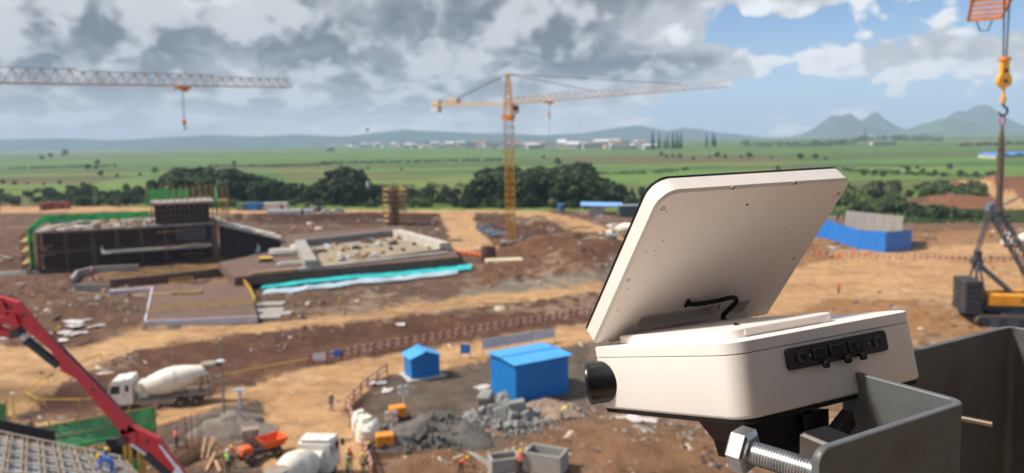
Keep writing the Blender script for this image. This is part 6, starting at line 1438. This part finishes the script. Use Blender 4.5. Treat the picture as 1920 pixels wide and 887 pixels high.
FT = [(78,300),(95,296),(118,293),(123,292),(165,318),(180,318),(183,309),(5,345),(28,347),(52,346),(82,348),(112,346),(190,330),(220,332),(263,330),(290,325),(440,310),(640,322),(690,318),(752,320),(1020,298),(1045,308),(1050,309),(1240,293),(1250,297),(1262,296),(1275,297),(1300,300),(1330,297),(1345,296),(1360,297),(1390,297),(1404,297),(1447,298),(1458,320),(1500,299),(1530,299),(1548,300),(1620,330),(1640,330),(1655,332),(1700,322),(1730,326),(1752,329),(1770,332),(1800,330),(1830,331),(1852,331),(1862,330),(1690,315),(1720,318),(1780,318)]
for x, y in FT:
    p = P(x,y); plant(r.choice(KF), p, 'single dark tree standing between the far fields', 'tree', 'trees scattered over the far fields', p.y/FPX*r.uniform(.5,1.25), r.uniform(0,6), 'tree')
for x, y, h in ((1224,281,34),(1236,279,30),(1252,280,28),(1262,281,33),(1270,280,32),(1277,280,32),(1325,277,27),(1337,275,28),(1341,276,22),(1246,280,22)):
    p = P(x,y); s = h*p.y/FPX/30; plant(r.choice(KP), p, 'tall narrow conifer in the row beyond the fields', 'tree', 'row of tall conifers', s, r.uniform(0,6), 'conifer')
def wood(name, label, pts, n, hpx, size, seed, m=None):
    """far wood read as one mass: leaf clumps along a band given in photo pixels"""
    rs = np.random.default_rng(seed); blobs = []
    for k in range(n):
        f = rs.random()*(len(pts)-1); i = min(int(f), len(pts)-2); x = pts[i][0]+(pts[i+1][0]-pts[i][0])*(f-i); y = pts[i][1]+(pts[i+1][1]-pts[i][1])*(f-i)+rs.uniform(-1.2,1.2); p = G(x,y); s = p.y/FPX; h = hpx*s*rs.uniform(.5,1.2)
        blobs.append((p.x,p.y,h*.45,h*rs.uniform(.5,1.1),h*.6,h*.55))
    V, F = leaves(rs, blobs, n*26, size*G(pts[0][0],pts[0][1]).y/FPX); V[:,2] = np.maximum(V[:,2], -.5); tag(link(name, np_mesh(name, V, F, m or m_leaf)), label, None, None, 'stuff')
wood('distant_woodland', 'dark wood beyond the fields at the right', [(1392,274),(1480,275),(1560,273),(1600,270)], 70, 11, 2.4, 1); wood('distant_woodland', 'dark wood around the factory chimney', [(1600,266),(1690,264),(1766,266)], 50, 12, 2.4, 2); wood('distant_woodland', 'line of trees before the blue factory roof', [(1800,274),(1860,273),(1935,270)], 34, 7, 2.4, 3)
wood('distant_woodland', 'trees among the far town', [(380,276),(640,272),(960,274),(1230,273)], 130, 6, 2.0, 4); wood('distant_woodland', 'hazy trees along the left horizon', [(-20,285),(120,281),(270,276),(420,274)], 70, 5, 2.0, 5); wood('hedge', 'dark hedge between the far fields', [(1110,328),(1200,326),(1290,319)], 70, 6, 2.0, 6); wood('hedge', 'dark hedge line across the middle fields', [(600,306),(760,304),(940,300)], 190, 2.6, 1.6, 7); wood('hedge', 'hedge line across the left fields', [(390,313),(520,312),(620,309)], 160, 3.2, 1.6, 8); wood('hedge', 'hedge line below the left far fields', [(20,316),(130,313),(220,311)], 130, 2.4, 1.6, 9); wood('hedge', 'scrub rows across the right fields', [(1560,318),(1640,324),(1760,330),(1870,333)], 90, 7, 2.4, 10); wood('hedge', 'hedge behind the belt of trees', [(640,352),(760,352),(890,350)], 60, 8, 2.4, 11)
wood('undergrowth', 'dark undergrowth filling the tree belt', [(96,384),(260,380),(480,380),(700,382)], 260, 13, 4.0, 12); wood('undergrowth', 'dark undergrowth below the trees behind the crane', [(700,383),(900,381),(1060,380),(1210,384)], 230, 14, 4.0, 13)
# grass tufts over the near meadow strip on the right
def tufts():
    rs = np.random.default_rng(5); V = []; n = 9000; px = rs.uniform(1480,1930,n); py = np.where(px > 1690, rs.uniform(396,420,n), rs.uniform(350,412,n)); P_ = np.array([tuple(G(a,b)) for a, b in zip(px,py)]); P_[:,2] = HT(P_[:,0],P_[:,1]); a = rs.uniform(0,6.28,n); h = rs.uniform(.25,.9,n); w = rs.uniform(.2,.6,n)
    d = np.stack([np.cos(a),np.sin(a),0*a],1)*w[:,None]; u = np.stack([.2*rs.normal(size=n),.2*rs.normal(size=n),h],1); V = np.stack([P_-d,P_+d,P_+u],1).reshape(-1,3)
    tag(link('rough_grass', np_mesh('rough_grass', V, np.arange(3*n).reshape(-1,3), m_leaf2)), 'rough grass on the waste ground', None, None, 'stuff')
tufts()
# ------------------------------------------------------------------ far town
m_hw = [mat('house_white', lin(214,212,206), .8, var=.05), mat('house_cream', lin(200,186,164), .8), mat('house_grey', lin(164,162,160), .8), mat('house_pink', lin(190,160,150), .8)]; m_hr = [mat('roof_grey', lin(150,146,142), .8), mat('roof_red', lin(150,122,110), .8), mat('roof_pale', lin(196,194,192), .7)]
def house_mesh(k):
    rr = random.Random(k); w, d, h = rr.uniform(9,18), rr.uniform(8,12), rr.uniform(5,9); o = []
    wall = MB().box((0,0,h/2),(w,d,h)).mesh('wall', m_hw[k % 4]); roof = MB()
    if k % 3 == 0: roof.slab([(-w/2-.4,-d/2-.4,h+.3),(w/2+.4,-d/2-.4,h+.3),(w/2+.4,d/2+.4,h+.3),(-w/2-.4,d/2+.4,h+.3)],.5)
    else: roof.prism([(-d/2-.5,h),(d/2+.5,h),(0,h+2.6)], w+.8, Matrix(((0,0,1),(1,0,0),(0,1,0))), (-w/2-.4,0,0))
    return wall, roof.mesh('roof', m_hr[k % 3]), [MB().box((-w/2+w*(j+.5)/4,-d/2-.03,h*.45),(1.3,.08,1.6)).mesh('window', m_winglass) for j in range(4)]
HM = [house_mesh(k) for k in range(7)]
def house(x, y, k, label, group, s=1.0):
    p = P(x,y); t = thing('house', label, 'house', p, r.uniform(-.6,.6), group); t.scale = (s,s,s); link('wall', HM[k][0], t); link('roof', HM[k][1], t); [link('window', m, t) for m in HM[k][2]]
for k in range(170): x = r.uniform(598,1225); house(x, np.interp(x,[598,800,1000,1215],[277,279,279,280])-abs(r.gauss(0,4.5)), r.randrange(7), 'small pale house in the far town behind the fields', 'houses of the far town', r.uniform(1.1,2.2))
for k in range(34): x = r.uniform(360,640); house(x, np.interp(x,[360,640],[272,268])-abs(r.gauss(0,2)), r.randrange(7), 'tiny pale house on the left horizon', 'houses on the left horizon', r.uniform(1.2,2.2))
for k in range(40): x = r.uniform(1560,1900); house(x, np.interp(x,[1560,1900],[257,252])-abs(r.gauss(0,1.0)), r.randrange(7), 'tiny white building below the mountains', 'buildings below the mountains', r.uniform(1.6,3.2))
for x, y, w, h, lab in ((1108,280,30,12,'grey apartment blocks left of the white warehouses'),(1162,280,38,7,'long white warehouse in the far town'),(1190,277,22,7,'white warehouse right of the long one'),(620,284,12,7,'dark house standing alone before the far town'),(1655,272,44,6,'pale factory building below the chimney'),(1100,275,16,10,'grey office block behind the apartment blocks')):
    p = P(x,y); s = p.y/FPX; t = thing('far_building', lab, 'building', p); MB().box((0,0,h*s/2),(w*s,14,h*s)).build('wall', m_hw[0] if 'white' in lab else (m_hw[1] if 'pale' in lab else m_hw[2]), t); MB().box((0,0,h*s+.4),(w*s+1.5,15,.8)).build('roof', m_hr[2], t); n = max(3,int(w/5))
    for k in range(n): MB().box((-w*s/2+w*s*(k+.5)/n,-7.06,h*s*.5),(w*s/n*.45,.12,h*s*.5)).build('window', m_winglass, t)
p = P(1622,258); s = p.y/FPX; t = thing('factory_chimney', 'dark tapering factory chimney beyond the right fields', 'chimney', p); MB().cyl((0,0,0),(0,0,19*s),2.6*s,1.9*s,14).build('stack', mat('chimney_brick', lin(96,90,88), .9), t); MB().cyl((0,0,19*s),(0,0,19.8*s),2.2*s,n=14).build('rim', MATS['chimney_brick'], t)
p = P(690,276); s = p.y/FPX; t = thing('water_tower', 'slim far water tower above the town', 'water tower', p); MB().cyl((0,0,0),(0,0,31*s),.7*s,.5*s,10).build('shaft', m_hw[2], t); MB().lathe((0,0,30*s),(0,0,1),[(0,.6*s),(2*s,3.6*s),(5*s,4*s),(6.5*s,2.2*s),(7*s,.3*s)],14).build('tank', m_hw[2], t, True)

# ------------------------------------------------------------------ people
def body_mesh(pose):
    """one continuous skinned figure; metres, facing -y"""
    V = []; E = []; Rd = []
    def add(p, rad, parent=None):
        V.append(p); Rd.append(rad); i = len(V)-1
        if parent is not None: E.append((parent,i))
        return i
    lean = {'stand':0,'walk':.06,'bend':.95,'kneel':.55}[pose]; hip = .95 if pose != 'kneel' else .52
    def T(y, z):     # torso point: rotate forward about the hip
        return (y*math.cos(lean)-z*math.sin(lean), hip + z*math.cos(lean)+y*math.sin(lean))
    root = add((0,0,hip),(.155,.11)); y, z = T(0,.22); a = add((0,y,z),(.145,.105),root); y, z = T(.01,.44); c = add((0,y,z),(.175,.115),a); y, z = T(0,.55); n0 = add((0,y,z),(.09,.08),c); y, z = T(-.01,.62); nk = add((0,y,z),(.055,.055),n0)
    y, z = T(-.02,.70); hd = add((0,y,z),(.078,.092),nk); y, z = T(-.02,.80); add((0,y,z),(.075,.088),hd); y, z = T(-.125,.705); add((0,y,z),(.016,.018),hd)
    for s in (-1,1):
        y, z = T(0,.50); sh = add((s*.19,y,z),(.062,.06),c)
        if pose == 'bend': el = add((s*.23,y-.10,z-.26),(.047,.047),sh); wr = add((s*.20,y-.22,z-.48),(.034,.034),el)
        elif pose == 'kneel': el = add((s*.25,y-.12,z-.22),(.047,.047),sh); wr = add((s*.16,y-.36,z-.30),(.034,.034),el)
        elif s == 1 and pose == 'walk': el = add((s*.25,y+.06,z-.28),(.047,.047),sh); wr = add((s*.16,y-.16,z-.36),(.034,.034),el)
        else: el = add((s*.25,y+.03,z-.29),(.047,.047),sh); wr = add((s*.26,y-.06,z-.54),(.034,.034),el)
        w = Vector(V[wr]); d = (w-Vector(V[el])).normalized(); pl = add(tuple(w+d*.075),(.036,.022),wr)
        for k, L_ in enumerate((.070,.080,.075,.058)):
            off = Vector((0,(k-1.5)*.019,0)); f1 = add(tuple(w+d*.10+off),(.009,.009),pl); f2 = add(tuple(w+d*(.10+L_*.55)+off+Vector((-s*.008,0,0))),(.008,.008),f1); add(tuple(w+d*(.10+L_*.95)+off+Vector((-s*.024,0,0))),(.007,.007),f2)
        th = add(tuple(w+d*.05+Vector((-s*.008,-.038,0))),(.010,.010),pl); add(tuple(w+d*.085+Vector((-s*.014,-.055,0))),(.008,.008),th)
        hp = add((s*.095,0,hip-.06),(.095,.10),root)
        if pose == 'kneel': kn = add((s*.13,-.38 if s > 0 else -.10,.45 if s > 0 else .12),(.068,.068),hp); an = add((s*.13,-.34 if s > 0 else .30,.09),(.048,.048),kn)
        else:
            st = {'stand':0,'walk':.16*s,'bend':.08*s}[pose]; kn = add((s*.11,-st*.6-.03,.50),(.068,.068),hp); an = add((s*.12,-st,.09),(.048,.05),kn)
        ay = V[an][1]; ft = add((s*.13,ay-.09,.045),(.046,.042),an); add((s*.135,ay-.19,.035),(.040,.032),ft)
    me = bpy.data.meshes.new('body'); me.from_pydata(V,E,[]); o = bpy.data.objects.new('body_tmp', me); COL.objects.link(o)
    md = o.modifiers.new('skin','SKIN'); me.skin_vertices[0].data[0].use_root = True
    for i, q in enumerate(Rd): me.skin_vertices[0].data[i].radius = q
    o.modifiers.new('sub','SUBSURF').levels = 1
    dg = bpy.context.evaluated_depsgraph_get(); out = bpy.data.meshes.new_from_object(o.evaluated_get(dg)); COL.objects.unlink(o); bpy.data.objects.remove(o)
    out.name = 'body'; out.materials.clear()
    for k in range(5): out.materials.append(m_skin)
    ny, nz_ = T(0,.60)
    for f in out.polygons:
        c_ = f.center; f.use_smooth = True; dy, dz = c_.y, c_.z-hip; h_ = -dy*math.sin(lean)+dz*math.cos(lean)
        if c_.z < .11 and (pose != 'kneel' or c_.z < .1): i = 0                     # boots
        elif h_ > .60: i = 3                                                        # head
        elif abs(c_.x) > .215 or (h_ < .34 and abs(c_.x) > .19 and c_.z > hip-.35 and pose != 'kneel') : i = 4 if h_ > .12 or pose in ('bend','kneel') else 3   # sleeves / hands
        elif h_ > .0: i = 2                                                         # vest
        else: i = 1
        f.material_index = i
    hy, hz = T(-.02,.80); return out, (hy, hz, lean)
m_skin = mat('skin', lin(112,76,56), .6); BODY = {k: body_mesh(k) for k in ('stand','walk','bend','kneel')}
m_boot = mat('boots', lin(54,46,40), .8); m_reflect = mat('reflective_band', lin(206,206,196), .4)
def cm(n, *c): return mat('cloth_'+n, lin(*c), .85, var=.1, scale=8)
CL = dict(orange=cm('orange',240,104,60), lime=cm('lime',178,230,96), red=cm('red',214,72,62), khaki=cm('khaki',150,124,64), navy=cm('navy',44,52,72), blue=cm('blue',70,112,190), pink=cm('pink',206,96,96), cream=cm('cream',220,200,130), jeans=cm('jeans',70,92,130), dark=cm('dark',52,50,56), grey=cm('grey',110,104,100), yellow=cm('yellow',222,176,50))
HL = dict(yellow=mat('helmet_yellow',lin(238,188,54),.35), white=mat('helmet_white',lin(226,226,222),.35), blue=mat('helmet_blue',lin(60,92,190),.35), orange=mat('helmet_orange',lin(236,140,40),.35), green=mat('helmet_green',lin(150,214,150),.35))
def person(label, p, pose, vest, trous, helm, rz, sleeve=None):
    p = P(*p) if not isinstance(p, Vector) else p; me, (hy, hz, ln_) = BODY[pose]; t = thing('person', label, 'person', p, rz); b = link('body', me, t)
    for i, m in enumerate((m_boot, CL[trous], CL[vest], m_skin, CL[sleeve or vest])): b.material_slots[i].link = 'OBJECT'; b.material_slots[i].material = m
    h = MB().lathe((0,0,-.03),(0,0,1),[(0,.155),(.012,.155),(.016,.128),(.08,.118),(.125,.075),(.14,.01)],16).box((0,-.14,-.018),(.17,.10,.014)).build('helmet', HL[helm], t, True); h.location = (0,hy,hz); h.rotation_euler = (ln_*.9,0,0)
    if pose in ('stand','walk'):
        for z in (1.10,1.28): MB().lathe((0,0,z),(0,0,1),[(0,.01),(0,.166),(.045,.168),(.045,.01)],18).build('reflective_stripe', m_reflect, t, True).scale = (1,.74,1)
    return t
person('worker in an orange vest and blue helmet behind the red boom', (331,840), 'stand', 'orange','dark','blue', R_(150)); person('worker in a lime green vest and white helmet by the planks', (428,886), 'stand','lime','dark','white', R_(170),'dark'); person('worker in a pink vest and yellow helmet beside the lime green one', (436,878), 'walk','pink','dark','yellow', R_(200))
person('worker in a dark jacket and jeans walking on the tan road', (622,771), 'walk','grey','jeans','yellow', R_(10)); person('worker in a red vest beside the bottom mixer truck', (657,884), 'stand','red','grey','orange', R_(30)); person('worker with a pale green helmet below the red vested one', (652,900), 'stand','lime','jeans','green', R_(90)); person('worker in a khaki vest and yellow helmet at the bottom fence', (682,893), 'stand','khaki','grey','yellow', R_(170)); person('worker in dark clothes and yellow helmet leaning on the fence', (693,872), 'walk','navy','dark','yellow', R_(220),'orange')
person('worker in an orange vest bending left of the precast chambers', (864,888), 'bend','orange','dark','yellow', R_(60)); person('worker in an orange vest and yellow helmet between the precast chambers', (976,888), 'stand','orange','dark','yellow', R_(175)); person('worker in a cream shirt beside the rubble heap', (1053,790), 'bend','cream','grey','yellow', R_(90))
person('worker in an orange vest alone on the tan ground right of the lid', (1572,551), 'stand','orange','dark','orange', R_(30))
for x, y, k in ((1534,484,0),(1568,487,1),(1578,487,2),(1601,483,3),(1628,486,4)): person(('leftmost','second from the left','third from the left','fourth from the left','rightmost')[k]+' of five orange clad workers below the blue hoarding', (x,y), 'bend' if k == 1 else 'stand', 'orange','orange','orange', R_(40*k))
z6 = 6.42; person('worker in blue kneeling on the reinforcement grid, upper one', G(188,880,z6), 'kneel','blue','blue','yellow', R_(100),'cream'); person('worker in blue crouching at the deck edge, lower one', G(212,896,z6), 'bend','blue','blue','yellow', R_(-70))
person('worker in yellow at the foot of the turquoise membrane', (637,580), 'stand','yellow','yellow','yellow', R_(80)); person('worker in yellow among the white sheets', (104,632), 'bend','yellow','dark','yellow', R_(80)); person('worker in red near the curved wall', (172,520), 'stand','red','dark','white', 0); person('worker in pale clothes left of the pier', (582,436), 'stand','cream','grey','white', 0); person('worker in orange left of the pier', (553,436), 'stand','orange','grey','yellow', 1)

# ------------------------------------------------------------------ loose stones, clods and offcuts over the site
def litter():
    rs = np.random.default_rng(11); n = 6500
    px = rs.uniform(-20,1930,n*3); py = 400 + 500*rs.random(n*3)**1.15; Pg = np.array([tuple(G(a,b)) for a, b in zip(px,py)]); keep = (~roadmask(Pg[:,0],Pg[:,1])) | (rs.random(n*3) < .06); cl = fbm(Pg[:,0],Pg[:,1],9.0,44,3); keep &= (cl > .55) | (rs.random(n*3) < .10); keep &= ~inpoly(px, py, [(60,752),(250,682),(480,644),(870,592),(1130,558),(1130,598),(760,658),(430,728),(130,772)]) | (rs.random(n*3) < .12); Pg = Pg[keep][:n]; n = len(Pg); Pg[:,2] = HT(Pg[:,0],Pg[:,1])
    dist = np.hypot(Pg[:,0],Pg[:,1]); s = rs.gamma(1.6,.10,n)*np.clip(dist/90,.8,2.2)+.04; c = np.array([(-1,-1,-.4),(1,-1,-.4),(1,1,-.4),(-1,1,-.4),(-.7,-.6,1),(.6,-.7,1),(.7,.6,1),(-.6,.7,1)])*.5; F0 = np.array([(4,5,6,7),(0,1,5,4),(1,2,6,5),(2,3,7,6),(3,0,4,7)])
    a = rs.uniform(0,6.28,n); asp = np.where(rs.random(n) < .16, rs.uniform(3,7,n), rs.uniform(.8,1.7,n)); L = c[None]*(s[:,None,None]*np.stack([asp, np.ones(n), rs.uniform(.35,.9,n)],1)[:,None,:])*rs.uniform(.75,1.25,(n,8,1))
    X = L[...,0]*np.cos(a)[:,None]-L[...,1]*np.sin(a)[:,None]; Y = L[...,0]*np.sin(a)[:,None]+L[...,1]*np.cos(a)[:,None]; V = np.stack([X,Y,L[...,2]],-1)+Pg[:,None,:]; F = (F0[None]+8*np.arange(n)[:,None,None]).reshape(-1,4); me = np_mesh('loose_rubble', V.reshape(-1,3), F, mat('rubble_brown', lin(120,92,72), .95, var=.4, scale=.8))
    for m in (mat('rubble_grey', lin(132,124,116), .95, var=.35, scale=.8), mat('rubble_pale', lin(196,174,150), .9, var=.2, scale=.8), mat('rubble_dark', lin(72,56,48), .95, var=.3, scale=.8)): me.materials.append(m)
    me.polygons.foreach_set('material_index', np.repeat(rs.choice(4, n, p=[.42,.27,.08,.23]),5).astype(np.int32)); tag(link('loose_rubble', me), 'loose stones, clods and offcuts over the bare earth', None, None, 'stuff')
litter()
